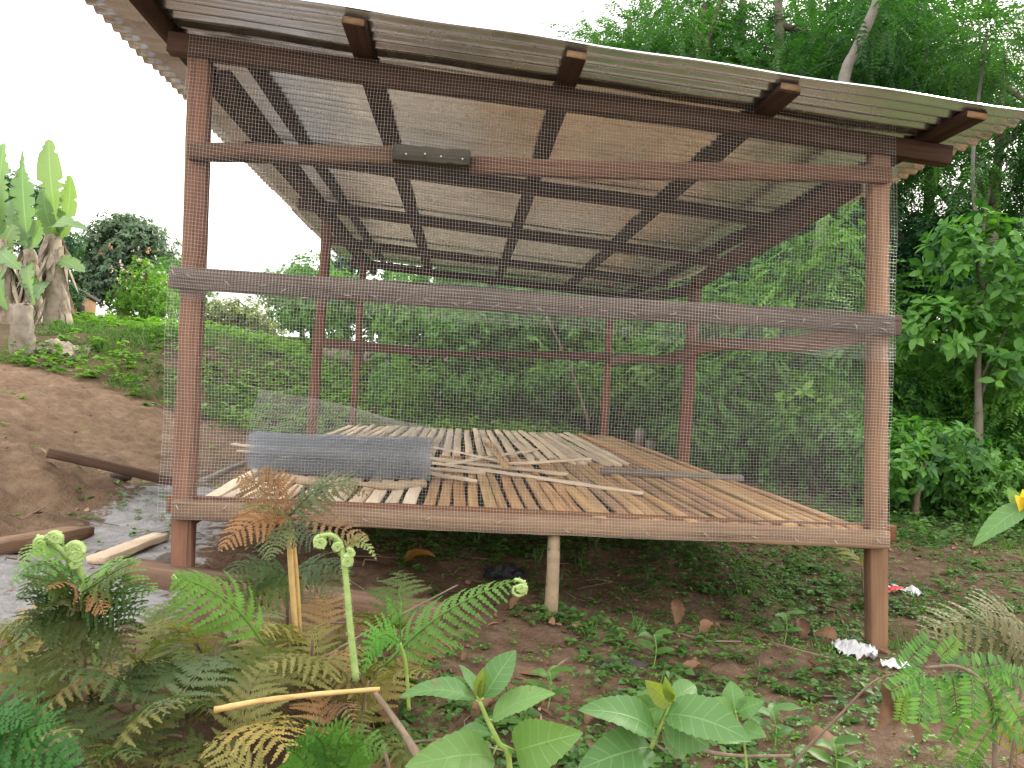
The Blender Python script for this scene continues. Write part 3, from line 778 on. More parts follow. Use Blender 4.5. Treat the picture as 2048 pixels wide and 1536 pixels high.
# --- tall forest trees on the right (far to near)
r_ = np.random.default_rng(3)
GF_ = 'tall feathery trees of the forest edge'
featherA = make_tree('forest_tree', 'tall feathery tree above the middle of the roof, leftmost of the forest', 'tree', at(1330, 13.0), (.5, .3, 0), 7.5, .16,
    rblobs(np.random.default_rng(11), 14, (.3, 0, 6.0), (1.6, 1.6, 3.2), .85), lambda b, r: pinnate(b, 3400, r, .36, 8, .085, .034), LF['forest'], group=GF_, seed=31)
featherB = make_tree('forest_tree', 'tall feathery tree standing behind the right half of the roof', 'tree', at(1560, 12.0), (-.2, .3, 0), 7.8, .17,
    rblobs(np.random.default_rng(12), 15, (0, 0, 5.4), (1.9, 1.7, 3.3), .85), lambda b, r: pinnate(b, 3600, r, .36, 8, .085, .034), LF['forest'], group=GF_, seed=32)
featherC = make_tree('forest_tree', 'loose feathery tree at the right edge with sky showing through it', 'tree', at(1960, 10.0), (.3, .2, 0), 6.0, .10,
    rblobs(np.random.default_rng(13), 11, (.2, 0, 4.4), (2.0, 1.6, 2.6), .62), lambda b, r: pinnate(b, 1500, r, .36, 9, .08, .032, .4), LF['forest'], group=GF_, seed=33)
leafy = make_tree('forest_tree', 'dark broad leaved forest tree right behind the right post', 'tree', at(1800, 11.2), (0, .2, 0), 5.0, .15,
    rblobs(np.random.default_rng(14), 12, (0, 0, 2.9), (1.7, 1.5, 2.2), .85), lambda b, r: whorls(b, 2500, r, .15, .07, 6), LF['deep'], group='dark trees inside the forest', seed=34)
GB_ = 'dark trees inside the forest'
TLs = {0: 'feathery forest tree filling the gaps between the nearer trunks', 1: 'dark broad leaved tree standing deep in the shaded forest'}
for (p_, Y, rot, s, src, lab) in (
    (1460, 15.5, 2.0, 1.15, featherB, 'tall feathery tree behind the leaning grey trunk'), (1700, 14.5, 4.0, 1.2, featherA, None), (1260, 16.5, 1.0, 1.05, featherB, None), (1840, 14.5, 5.2, .95, featherB, None),
    (2240, 13.5, 2.6, 1.0, featherA, None), (1400, 12.0, 3.0, .85, leafy, None), (1600, 10.8, 1.3, .8, leafy, None),
    (2010, 9.4, 2.2, .55, leafy, None), (2180, 10.5, .6, .66, leafy, None), (1250, 14.0, 3.7, .8, leafy, None), (1500, 13.5, 5.4, .95, leafy, None), (1720, 12.8, 3.6, .76, leafy, None),
    (1900, 12.2, 4.9, .76, leafy, None), (1050, 16.0, 5.0, .75, leafy, None), (2300, 13.5, 5.9, .85, leafy, None), (1640, 17.5, 2.9, 1.3, featherA, None)):
    x, y, z = at(p_, Y); cc = place(src, x, y, z, rot, s, lab or TLs[0 if src in (featherA, featherB) else 1])
    cc['group'] = GF_ if src in (featherA, featherB) else GB_
leafy.scale = (.72, .72, .72)
# a thin leaning grey trunk in front of the forest crowns
lean = empty('leaning_tree', at(1650, 9.4), 'bare pale grey trunk leaning to the right above the roof', 'tree')
P = spline([np.array(at(1600, 9.4)) - [0, 0, .2], px(1630, 560, 9.4), px(1684, 180, 9.4), px(1712, 100, 9.4), px(1762, -20, 9.4), px(1830, -260, 9.4)], 22)
V, FS = tube(P, np.linspace(.082, .055, 22) * (1 + .05 * np.sin(np.arange(22) * 2.3)), 10); mk('trunk', V, FS, BARKG, lean, {'tint': np.full(len(V), .5)}, True)
V, F, T = pinnate([(px(1850, -260, 9.4), (1.1, 1.0, .7)), (px(1760, 20, 9.2), (.5, .5, .35))], 420, np.random.default_rng(8), .38, 9, .08, .032)
mk('crown', V, F, LF['forest'], lean, {'tint': T})
thin = empty('slender_tree', at(1975, 9.0), 'slender young tree with a thin pale stem below the right roof corner', 'tree')
P = spline([np.array(at(1990, 9.0)), px(1985, 700, 9.0), px(1950, 420, 9.0), px(1948, 280, 9.0), px(1975, 60, 9.0)], 18)
V, FS = tube(P, np.linspace(.034, .018, 18), 8); mk('trunk', V, FS, BARKG, thin, {'tint': np.full(len(V), .3)}, True)
V, F, T = pinnate([(px(1990, 90, 9.0), (.8, .7, .5)), (px(1930, 330, 9.0), (.4, .4, .3))], 300, np.random.default_rng(9), .36, 9, .075, .03)
mk('crown', V, F, LF['forest'], thin, {'tint': T})

# --- the big leaved bush in the upper right and dark bushes below it
bush_broad = make_tree('broad_leaved_bush', 'bush with broad glossy leaves in front of the dark forest, right of the right post', 'bush', at(1960, 7.4), (.1, .1, 0), 2.3, .045,
    [(np.array(c_), np.array(s_)) for c_, s_ in (((-.05, 0, 2.55), (.50, .45, .42)), ((.35, .1, 2.1), (.6, .5, .45)), ((-.35, .15, 1.75), (.45, .4, .35)), ((.3, .0, 1.4), (.5, .4, .25)))],
    lambda b, r: whorls(b, 330, r, .15, .075, 6, hi=True), LF['bush'], bark=BARK, seed=41, limbs=5, stem='stem')
bush_small = make_tree('forest_bush', 'leafy green bush at the foot of the forest edge, on the right', 'bush', at(1840, 6.6), (.1, 0, 0), .7, .03,
    rblobs(np.random.default_rng(15), 6, (0, 0, .42), (.6, .5, .3), .33), lambda b, r: whorls(b, 520, r, .095, .045, 6, hi=True), LF['bush'], bark=TWIG, seed=42, limbs=5, stem='stem')
bush_feather = make_tree('feathery_bush', 'feathery bush with fine drooping leaflets behind the right side of the mesh', 'bush', at(1560, 8.6), (.1, 0, 0), 1.7, .04,
    rblobs(np.random.default_rng(16), 8, (0, 0, 1.25), (.75, .6, .85), .42), lambda b, r: pinnate(b, 800, r, .30, 9, .075, .034, .5), LF['bush'], bark=TWIG, seed=43, limbs=6, stem='stem')
bush_round = make_tree('forest_bush', 'dense mid green bush behind the slatted floor, seen through the mesh', 'bush', at(1000, 11.0), (.1, 0, 0), 1.5, .05,
    rblobs(np.random.default_rng(17), 9, (0, 0, 1.0), (1.0, .8, .75), .5), lambda b, r: whorls(b, 950, r, .12, .06, 6), LF['bush'], bark=TWIG, seed=44, limbs=6, stem='stem')
LB = 'bushy undergrowth plant in the green thicket behind the shed'
LR = 'low leafy bush in the undergrowth at the right forest edge'
LT = 'taller feathery bush in the shaded thicket right of the mid posts'
for (p_, Y, rot, s, src, lab, gr) in (
    (1930, 6.9, 1, .7, bush_small, LR, 'low bushes along the forest edge'), (2040, 6.5, 3, .65, bush_small, LR, 'low bushes along the forest edge'), (1760, 7.2, 5, .65, bush_small, LR, 'low bushes along the forest edge'),
    (2010, 7.6, 2, .8, bush_small, LR, 'low bushes along the forest edge'), (1890, 7.8, 4.3, .7, bush_small, LR, 'low bushes along the forest edge'), (2130, 6.9, 4.3, .9, bush_small, LR, 'low bushes along the forest edge'),
    (1660, 7.7, 2.2, .9, bush_small, LR, 'low bushes along the forest edge'), (1470, 9.4, 2, 1.15, bush_feather, LT, 'feathery bushes of the thicket'), (1680, 9.6, 4, 1.25, bush_feather, LT, 'feathery bushes of the thicket'),
    (1700, 9.8, 1, 1.1, bush_feather, LT, 'feathery bushes of the thicket'), (1340, 10.2, 5, 1.05, bush_feather, LT, 'feathery bushes of the thicket'), (2020, 9.6, 3, 1.1, bush_feather, LT, 'feathery bushes of the thicket'),
    (2060, 8.4, 5.5, 1.2, bush_feather, LT, 'feathery bushes of the thicket'), (1430, 8.3, .4, .62, bush_feather, LT, 'feathery bushes of the thicket'), (1640, 7.9, 2.7, .6, bush_feather, LT, 'feathery bushes of the thicket'),
    (1830, 8.3, 1.7, .75, bush_feather, LT, 'feathery bushes of the thicket'), (1950, 8.1, 4.4, .85, bush_feather, LT, 'feathery bushes of the thicket'), (1540, 11.4, 3.3, 1.5, bush_feather, LT, 'feathery bushes of the thicket'),
    (830, 11.5, 2, .95, bush_round, LB, 'bushes of the thicket behind the shed'), (1160, 11.2, 4, 1.0, bush_round, LB, 'bushes of the thicket behind the shed'), (1290, 11.5, 1, 1.15, bush_round, LB, 'bushes of the thicket behind the shed'),
    (720, 12.8, 3, .8, bush_round, LB, 'bushes of the thicket behind the shed'), (920, 13.0, 5, 1.2, bush_round, LB, 'bushes of the thicket behind the shed'), (1070, 13.2, 2.5, 1.35, bush_round, LB, 'bushes of the thicket behind the shed'),
    (1220, 13.4, .3, 1.4, bush_round, LB, 'bushes of the thicket behind the shed'), (1420, 11.3, 2.2, 1.3, bush_round, LB, 'bushes of the thicket behind the shed'), (1340, 9.4, 4.4, .5, bush_round, LB, 'bushes of the thicket behind the shed'),
    (960, 9.9, 1.2, .42, bush_round, LB, 'bushes of the thicket behind the shed'), (1110, 10.0, .2, .5, bush_round, LB, 'bushes of the thicket behind the shed'), (1250, 10.0, 2.9, .62, bush_round, LB, 'bushes of the thicket behind the shed'),
    (620, 14.0, 4.7, .85, bush_round, LB, 'bushes of the thicket behind the shed'), (790, 10.2, 4.0, .36, bush_round, LB, 'bushes of the thicket behind the shed')):
    x, y, z = at(p_, Y); cc = place(src, x, y, z, rot, s, lab); cc['group'] = gr
bush_suntint = make_tree('sun_tinted_bush', 'yellow green broad leaved bush standing out from the dark thicket near the right post', 'bush', at(1610, 8.2), (.05, 0, 0), .75, .02,  # bright yellow green leaf colour also stands in for sunlit patches
    rblobs(np.random.default_rng(18), 6, (0, 0, .7), (.45, .4, .45), .24), lambda b, r: whorls(b, 190, r, .14, .07, 6, hi=True), LF['bright'], bark=TWIG, seed=46, limbs=5, stem='stem')
for (p_, Y, rot, s_, lab) in ((1480, 9.0, 1, .8, 'small yellow green bush in the thicket just right of the right middle post'), (1690, 8.6, 3, .7, 'small yellow green bush seen through the mesh beside the right front post'), (880, 10.0, 4, .6, 'low yellow green bush behind the back edge of the floor, left of centre'),
        (1180, 9.6, 2, .75, 'broad leaved yellow green bush left of the right back post'), (1060, 10.6, 5, .9, 'taller yellow green bush in the middle of the thicket behind the floor'), (1290, 9.9, .5, 1.1, 'tall yellow green bush between the right back and middle posts')):
    x, y, z = at(p_, Y); place(bush_suntint, x, y, z, rot, s_, lab)
x, y, z = at(1625, 8.9); cc = place(bush_feather, x, y, z, 2.1, 1.2, LT, 1.55); cc['group'] = 'feathery bushes of the thicket'
# a yellow green sapling and a leaning dead stick in the thicket
ysap = make_tree('yellow_green_sapling', 'yellow green sapling with feathery leaves behind the back of the floor', 'sapling', at(805, 9.6), (.03, 0, 0), .7, .015,
    [(np.array((0, 0, .62)), np.array((.17, .15, .28))), (np.array((.02, 0, .35)), np.array((.24, .2, .18)))], lambda b, r: pinnate(b, 130, r, .16, 7, .05, .022, .2), LF['bright'], bark=STEMG, seed=45, limbs=2, stem='stem')
V, FS = tube(spline([px(1092, 632, 9.3), px(1120, 690, 9.25), px(1150, 760, 9.2), px(1178, 850, 9.1)], 12), np.linspace(.012, .016, 12), 6)
tag(mk('dead_branch', V, FS, TWIG, None, {'tint': np.full(len(V), .6)}), 'thin dead branch leaning in the thicket behind the shed', 'branch')
for (p_, py, Y, hh, lab) in ((1278, 905, 9.0, .28, 'taller of two small broken stumps behind the right back corner of the floor'), (1300, 912, 8.9, .18, 'shorter of two small broken stumps behind the right back corner of the floor')):
    b = px(p_, py, Y); V, FS = tube([b - [0, 0, .2], b + [0, 0, hh * .5], b + [.01, 0, hh]], [.065, .06, .055], 9); V = V + rng.normal(0, .006, V.shape)
    tag(mk('small_stump', V, FS, BARK, None, {'tint': np.full(len(V), .9)}, True), lab, 'stump')

# --- the left background
rtree = make_tree('round_tree', 'dark round crowned tree on the rise at the left, with a few orange flowers', 'tree', at(240, 24), (0, 0, 0), 2.2, .16,
    [(np.array(c_), np.array(s_)) for c_, s_ in (((0, 0, 2.1), (1.35, 1.2, .95)), ((-.85, 0, 1.5), (.9, .9, .8)), ((.85, 0, 1.5), (.85, .9, .8)), ((0, -.2, 1.1), (1.4, 1.1, .7)), ((.1, 0, 2.7), (.75, .7, .42)))],
    lambda b, r: whorls(b, 2600, r, .20, .09, 6, .36), LF['grey'], seed=51, limbs=5)
g = Geo()
for (fx, fy) in ((200, 505), (297, 502), (222, 492), (262, 560)):
    b = px(fx, fy, 22.6); V, F, _ = leafquads(b + rng.normal(0, .03, (7, 3)), rdir(rng, 7, .4), rdir(rng, 7, 1), np.full(7, .085), np.full(7, .05)); g.add(V, F, .7)
ORF = plain('orange_petals', (.62, .24, .14), (.78, .38, .25), 20, .6, .1, .3)
g.mk('flower', ORF, rtree)
bushf = make_tree('flowering_bush', 'light green bush with small pale pink flowers in front of the round tree', 'bush', at(285, 14.5), (0, 0, 0), 1.2, .04,
    [(np.array(c_), np.array(s_)) for c_, s_ in (((0, 0, .55), (.55, .5, .5)), ((.3, 0, .35), (.55, .5, .35)), ((-.25, 0, .3), (.4, .4, .3)), ((-.1, 0, 1.0), (.25, .25, .3)))],
    lambda b, r: whorls(b, 620, r, .10, .034, 6), LF['bright'], bark=TWIG, seed=52, limbs=4, stem='stem')
bb = np.array(at(285, 14.5)); fp, _, _ = blob_points([(bb + [-.1, -.1, 1.15], np.array([.35, .3, .3])), (bb + [-.35, -.1, .9], np.array([.35, .3, .25])), (bb + [.4, -.1, .85], np.array([.4, .3, .2]))], 46, np.random.default_rng(4))
V, F, _ = leafquads(np.repeat(fp, 3, 0), rdir(rng, 138, .4), rdir(rng, 138, 1), np.full(138, .05), np.full(138, .04)); tag(mk('flower', V, F, PINK, bushf, {'tint': np.full(len(V), .6)}), kind='stuff')
for (p_, Y, s, rot, lab) in ((335, 18, .8, 2, 'green bush behind the flowering bush, left of the left post'),):
    x, y, z = at(p_, Y); cc = place(bush_round, x, y, z, rot, s, lab); cc['group'] = 'green bushes at the left'
palet = make_tree('pale_tree', 'pale bushy tree far off between the left post and the next post', 'tree', at(470, 27), (0, 0, 0), 1.2, .08,  # whole crown in one pale leaf colour
    [(np.array(c_), np.array(s_)) for c_, s_ in (((-.55, 0, .5), (.8, .8, .7)), ((.35, 0, .45), (.9, .8, .65)), ((1.1, 0, .1), (.6, .6, .5)), ((-1.3, 0, .1), (.6, .6, .5)))],
    lambda b, r: whorls(b, 900, r, .17, .075, 6), LF['pale'], seed=53, limbs=4)
for (p_, Y, s, src, lab) in ((600, 19, .34, leafy, 'dark tree behind the left middle post'), (690, 22, .50, leafy, 'dark tree far behind between the two left posts'), (760, 24, .75, featherA, 'far feathery tree peeping out under the back edge of the roof'),
                             (900, 22, .6, featherB, 'feathery tree behind the thicket, below the back edge of the roof'), (660, 26, .30, featherA, 'small far tree at the left edge of the roof with sky behind')):
    x, y, z = at(p_, Y); cc = place(src, x, y, z, p_, s, lab); cc['group'] = 'trees far behind the shed'

# leaf blades with a midrib ------------------------------------------------
def blade(base, tip, width, up=(0, 0, 1), n=16, fold=.25, arch=.1, serr=0.0, prof=.8, pw=.75, tears=0, droop=0.0, twist=0.0, seed=0):
    r = np.random.default_rng(seed); base, tip = np.asarray(base, float), np.asarray(tip, float)
    D = tip - base; L = np.linalg.norm(D); D = D / L; S_ = nz(np.cross(D, np.asarray(up, float))); N = np.cross(S_, D)
    s = np.linspace(0, 1, n + 1); cols = np.array([-1, -.55, 0, .55, 1]); V, cr, al = [], [], []
    for k, t_ in enumerate(s):
        w_ = width / 2 * (math.sin(math.pi * min(1, t_ ** prof)) ** pw if 0 < t_ < 1 else .015)
        cen = base + D * L * t_ + N * (arch * L * 4 * t_ * (1 - t_) - droop * L * t_ * t_)
        th = twist * t_
        Sk, Nk = S_ * math.cos(th) + N * math.sin(th), N * math.cos(th) - S_ * math.sin(th)
        for q in cols:
            e = 1.0
            if abs(q) == 1 and serr and 0 < k < n: e += serr * (1 if k % 2 else -.6)
            if abs(q) == 1 and tears and r.random() < tears: e *= .45 + .3 * r.random()
            V.append(cen + Sk * q * w_ * e + Nk * (fold * w_ * abs(q) ** 1.5 - .10 * w_ * abs(q) * math.sin(t_ * 9 + q * 2))); cr.append(q); al.append(t_)
    i, j = np.meshgrid(np.arange(n), np.arange(4), indexing='ij')
    F = np.stack([i * 5 + j, i * 5 + j + 1, (i + 1) * 5 + j + 1, (i + 1) * 5 + j], -1).reshape(-1, 4)
    V = np.array(V)
    return V, F, {'cross': cr, 'along': al, 'tint': np.clip(.5 + r.normal(0, .12) + np.zeros(len(V)), 0, 1)}
def leafpart(parent, name, base, tip, width, mat, **k):
    V, F, A = blade(base, tip, width, **k)
    return mk(name, V, F, mat, parent, A, True, origin=np.asarray(base, float))

# --- banana plants
def banana(label, p_, Y, trunk_top, lean_px, leaves, seed, rt=.16):
    b = np.array(at(p_, Y)); root = empty('banana_plant', b, label, 'banana plant', 'banana plants at the left edge'); r = np.random.default_rng(seed)
    top = px(p_ + lean_px, trunk_top, Y)
    P = spline([b - [0, 0, .1], b * .5 + top * .5 + [.03, 0, 0], top], 10)
    V, FS = tube(P, np.linspace(rt, rt * .55, 10), 12); mk('trunk', V, FS, DRYSHEATH, root, {'tint': np.full(len(V), .4)}, True)
    n = 90; t_ = r.random(n); a = r.random(n) * 6.28; c_ = P[(t_ * 9).astype(int)] + np.column_stack([np.cos(a), np.sin(a), np.zeros(n)]) * (rt * (1 - .4 * t_))[:, None]
    V, F, k = leafquads(c_ + [0, 0, .15], np.column_stack([np.cos(a) * .3, np.sin(a) * .3, -np.ones(n)]) + r.normal(0, .15, (n, 3)), np.column_stack([np.cos(a), np.sin(a), np.zeros(n)]), .22 + .25 * r.random(n), .08 + .08 * r.random(n), fold=-.5, hi=True)
    mk('dry_sheaths', V, F, DRYSHEATH, root, {'tint': np.repeat(r.random(n), k)})
    for q, (bx, by, tx, ty, wd, ar, dy) in enumerate(leaves):
        b0, t0 = px(bx, by, Y), px(tx, ty, Y + dy); L = np.linalg.norm(t0 - b0)
        V, F, A = blade(b0, t0, wd * 1.3, up=(.3 * r.normal(), -1, .4), n=34, fold=.18, arch=ar, prof=.85, pw=.45, tears=.26, seed=seed * 10 + q, twist=r.normal(0, .5))
        mk('leaf', V, F, LF['banana'], root, A, True, origin=b0)
    return root
banana('banana plant with the tallest upright leaf, right of the others', 108, 12, 470, -2, [(118, 470, 98, 278, .30, .05, .1), (120, 480, 140, 350, .22, -.1, -.3), (118, 470, 175, 460, .22, .35, -.4), (112, 480, 85, 380, .22, .1, -.2), (118, 520, 170, 545, .20, .12, -.3),
        (100, 560, 75, 600, .17, .1, -.5), (110, 480, 150, 400, .2, .1, .5)], 61, .19)
banana('banana plant with a broad hanging leaf, behind the cut stump', 58, 12.6, 500, 0, [(55, 480, 45, 330, .32, .03, .1), (58, 500, 22, 400, .26, .1, .4), (58, 500, 90, 390, .2, -.1, -.2), (50, 540, 78, 600, .2, .1, -.4), (60, 520, 70, 610, .18, .1, -.5), (40, 470, 45, 300, .1, .0, .3)], 62, .15)
banana('banana plant cut by the left edge of the picture', -2, 11.5, 480, -4, [(0, 470, 8, 285, .26, .04, 0), (0, 500, 42, 540, .2, .15, -.4), (-4, 480, -60, 330, .3, .1, 0), (0, 520, 30, 450, .25, .1, .3), (0, 520, 15, 620, .2, .1, -.3)], 63, .2)
for (p_, Y, s, lab) in ((30, 15, .75, 'dark bush behind the banana plants'), (95, 14, .5, 'smaller bush between the banana trunks'), (-60, 14, .9, 'dark bush at the left edge behind the banana plants')):
    x, y, z = at(p_, Y); cc = place(leafy, x, y, z, p_, s * .6, lab); cc['group'] = 'bushes behind the banana plants'

# cut stump and house
b = np.array(at(44, 9.6)); b0 = px(46, 690, 9.6); top = px(42, 612, 9.6)
P = [b0 - [0, 0, .3], b0, b0 * .6 + top * .4, top - [0, 0, .01], top]
V, FS = tube(spline(P, 12), .145 - .03 * np.linspace(0, 1, 12), 18); V = V + rng.normal(0, .007, V.shape)
st = mk('tree_stump', V, FS, plain('weathered_stump', (.13, .10, .07), (.46, .41, .34), 7, .9, .8), None, {'tint': np.full(len(V), .3)}, True); tag(st, 'tall pale cut tree stump with a greyish top, in front of the banana plants', 'stump')
hb = np.array(at(150, 19)); house = empty('mud_house', hb, 'ochre mud walled house with a rusty roof, mostly hidden behind the banana plants', 'house')
hA, hB = px(124, 562, 15.0), px(196, 604, 19.3); hz1 = (hA[2] + hB[2]) / 2; hz0 = gz1(hB[0], hB[1]) - .6
hu = nz(np.array([hB[0] - hA[0], hB[1] - hA[1], 0])); hn = np.array([-hu[1], hu[0], 0]); hl = np.linalg.norm((hB - hA)[:2])
def hbox(u0, u1, n0, n1, z0, z1, zn=None):
    zn = z1 if zn is None else zn; o = np.array([hA[0], hA[1], 0])
    V = [o + hu * u + hn * n + [0, 0, z] for u, n, z in ((u0, n0, z0), (u1, n0, z0), (u1, n1, z0 + zn - z1), (u0, n1, z0 + zn - z1), (u0, n0, z1), (u1, n0, z1), (u1, n1, zn), (u0, n1, zn))]
    return np.array(V), np.array([[3, 2, 1, 0], [4, 5, 6, 7], [0, 1, 5, 4], [1, 2, 6, 5], [2, 3, 7, 6], [3, 0, 4, 7]])
def boxg(x0, y0, z0, x1, y1, z1):
    V = [(x0, y0, z0), (x1, y0, z0), (x1, y1, z0), (x0, y1, z0), (x0, y0, z1), (x1, y0, z1), (x1, y1, z1), (x0, y1, z1)]
    return np.array(V, float), np.array([[3, 2, 1, 0], [4, 5, 6, 7], [0, 1, 5, 4], [1, 2, 6, 5], [2, 3, 7, 6], [3, 0, 4, 7]])
V, F = hbox(-.02, hl + .1, .05, 3.2, hz0, hz1 - .03); mk('wall', V, F, OCHRE, house)
V, F = hbox(-.3, hl + .3, 0, 3.5, hz1 + .0, hz1 + .07, hz1 + .55); mk('roof', V, F, RUSTROOF, house)
V, F = hbox(hl * .45, hl * .62, .02, .12, hz0, hz1 - .25); mk('doorway_shade', V, F, DARKIN, house)  # dark slab on the wall, coloured as the shade inside an opening

# ------------------------------------------------------------------ ground cover
def herbs(name, pts, r, ll, lw, per, mat, up=.35, label=None, hmax=.04, hi=True):
    n = len(pts); C, D, N, L, T = [], [], [], [], []
    hgt = hmax * r.random(n); tn = np.clip(r.normal(.45, .22, n), 0, 1); sc = .6 + .8 * r.random(n) ** 1.5
    for k in range(per):
        a = 2 * np.pi * k / per + r.normal(0, .5, n); o = np.column_stack([np.cos(a), np.sin(a), np.zeros(n)])
        keep = r.random(n) < .85
        C.append((pts + np.column_stack([r.normal(0, .008, n), r.normal(0, .008, n), hgt * (.3 + .7 * r.random(n)) + .006]))[keep]); D.append((o + [0, 0, 1] * (up * r.normal(1, .6, n))[:, None])[keep])
        N.append((np.array([0, 0, 1.0]) + r.normal(0, .25, (n, 3)))[keep]); L.append((ll * sc * (.7 + .5 * r.random(n)))[keep]); T.append(np.clip(tn + r.normal(0, .1, n), 0, 1)[keep])
    C, D, N, L, T = map(np.concatenate, (C, D, N, L, T))
    V, F, k = leafquads(C, D, N, L, L * lw / ll, fold=.35, droop=.25, hi=hi)
    o = mk(name, V, F, mat, None, {'tint': np.repeat(T, k)}, True)
    return tag(o, label, None, None, 'stuff')
def scatter(r, n, x0, x1, y0, y1, dens, ok=None):
    x, y = r.uniform(x0, x1, n), r.uniform(y0, y1, n); d = dens(x, y); k = r.random(n) < d
    if ok is not None: k &= ok(x, y)
    x, y = x[k], y[k]; return np.column_stack([x, y, gz(x, y)])
r_ = np.random.default_rng(77)
bare = lambda x, y: ~inpoly(x, y, FIELD) & ~inpoly(x, y, MUD)
notlane = lambda x, y: bare(x, y) & ~((x < -.3) & (y < 3.6))
def dA(x, y):
    f = fbm(x * 1.5, y * 1.5, 3, 31); sh = np.clip((x + .9) / .8, .05, 1)
    front = np.exp(-((y - 3.65) / .45)**2) * .55
    return np.clip((f - .42) * 4.2 + front + np.clip((y - 4.6) / 3, 0, .5) * np.clip(x - 1.2, 0, 1), .02, 1) * sh
herbs('ground_cover', scatter(r_, 24000, -1.0, 5.5, 1.75, 7.0, dA, notlane), r_, .028, .020, 6, LF['herb'], .2, 'low green broad leaved weeds patchily covering the bare earth')
herbs('small_weeds', scatter(r_, 22000, -.9, 5.5, 1.6, 6.5, lambda x, y: np.clip((fbm(x * 2.3, y * 2.3, 3, 55) - .40) * 3, .06, 1) * np.clip((x + .9) / .8, .05, 1), notlane), r_, .017, .012, 5, LF['bush'], .15, 'tiny seedlings scattered over the earth in front of and under the shed', .02, False)
herbs('tall_weeds', scatter(r_, 1100, 1.0, 5.5, 4.2, 7.5, lambda x, y: np.clip((fbm(x * 1.2, y * 1.2, 3, 71) - .42) * 4 + (y - 5.3) * .4, 0, 1), bare), r_, .055, .034, 7, LF['herb'], .3, 'taller weeds in the shade at the right forest edge', .16)
def dL(x, y): return np.clip((fbm(x * .9, y * .9, 3, 91) - .36) * 4, 0, 1)
herbs('undergrowth', scatter(r_, 9000, -11, 1.5, 8.3, 14.5, dL, bare), r_, .075, .052, 8, LF['bright'], .12, 'bright green weeds covering the rise at the left and the bank behind the shed', .22)
herbs('undergrowth_low', scatter(r_, 7000, -6, 2.2, 7.4, 12, lambda x, y: np.clip((fbm(x * 1.6, y * 1.6, 3, 97) - .38) * 3, 0, 1), bare), r_, .05, .034, 6, LF['herb'], .15, 'low weeds on the bank behind the shed', .08, False)
herbs('field_weeds', scatter(r_, 420, -6, -1.6, 3.0, 9.0, lambda x, y: np.clip((fbm(x * 1.6, y * 1.6, 2, 13) - .5) * 4, 0, 1)), r_, .035, .022, 5, LF['bright'], .2, 'few small weeds sprouting on the tilled soil', .03)
herbs('path_edge_weeds', scatter(r_, 260, -2.4, -1.0, 2.4, 5, lambda x, y: np.clip((fbm(x * 2.6, y * 2.6, 2, 23) - .52) * 5, 0, .8)), r_, .03, .018, 5, LF['herb'], .4, 'small weeds along the edge of the grey mud', .02)
# grass
def grass(name, pts, r, hh, label):
    n = len(pts); per = 9; P = np.repeat(pts, per, 0); m = len(P)
    D = np.column_stack([r.normal(0, .5, m), r.normal(0, .5, m), np.ones(m)])
    V, F, k = leafquads(P + np.column_stack([r.normal(0, .012, (m, 2)), np.zeros(m)]), D, r.normal(0, 1, (m, 3)), hh * (.5 + r.random(m)), np.full(m, .005), .1, .06)
    o = mk(name, V, F, LF['herb'], None, {'tint': np.repeat(np.clip(r.normal(.55, .2, m), 0, 1), k)}); return tag(o, label, None, None, 'stuff')
grass('grass', scatter(r_, 900, -.6, 5, 1.8, 6.5, lambda x, y: np.clip((fbm(x * 1.9, y * 1.9, 2, 41) - .5) * 3, 0, 1), notlane), r_, .085, 'thin grass tufts between the weeds')
grass('bank_grass', scatter(r_, 2200, -6, 2, 8.5, 11.5, lambda x, y: np.clip((fbm(x * 1.1, y * 1.1, 2, 43) - .45) * 4, 0, 1), bare), r_, .16, 'long grass on the bank behind the shed')
# dead leaves and twigs lying about
def litter(name, pts, r, ll, label, mat=DEADLEAF):
    n = len(pts); a = r.random(n) * 6.28
    V, F, k = leafquads(pts + [0, 0, .010], np.column_stack([np.cos(a), np.sin(a), r.normal(.05, .25, n)]), np.column_stack([r.normal(0, .4, (n, 2)), np.ones(n)]), ll * (.4 + 1.0 * r.random(n) ** 2), ll * .5 * (.4 + .8 * r.random(n)), r.normal(.2, .5, (n, 1)), r.normal(.1, .3, (n, 1)), True)
    return tag(mk(name, V, F, mat, None, {'tint': np.repeat(r.random(n), k)}, True), label, None, None, 'stuff')
litter('leaf_litter', scatter(r_, 3000, -1.3, 4.6, 1.5, 6.0, lambda x, y: np.clip((fbm(x * 1.3, y * 1.3, 2, 61) - .38) * 3, .05, 1) * np.where(y < 3.0, 1, .45), notlane), r_, .070, 'brown dead leaves scattered over the earth')
litter('dry_litter', scatter(r_, 2600, -1.6, 4.6, 1.4, 6.0, lambda x, y: np.full(len(x), .8)), r_, .026, 'crumbs of dry leaf and straw on the earth', CRUMB)
litter('field_litter', scatter(r_, 240, -6, -1.5, 3.0, 9.0, lambda x, y: np.full(len(x), .8)), r_, .05, 'dry scraps on the tilled soil', CRUMB)
g = Geo()
for p in scatter(r_, 330, -2.2, 4.5, 1.5, 7, lambda x, y: np.full(len(x), .9)):
    a, L = r_.random() * 6.28, .08 + .28 * r_.random() ** 2; d = np.array([math.cos(a), math.sin(a), 0]) * L / 2
    q = np.array([p - d, p + np.array([r_.normal(0, .02), r_.normal(0, .02), 0]), p + d]); q[:, 2] = gz(q[:, 0], q[:, 1]) + .008 + np.abs(r_.normal(0, .008, 3))
    V, F = tube(q, .0015 + .0025 * r_.random(), 5); g.add(V, F, r_.random())
tag(g.mk('twig_litter', TWIG), 'thin twigs lying about on the earth and the mud', None, None, 'stuff')

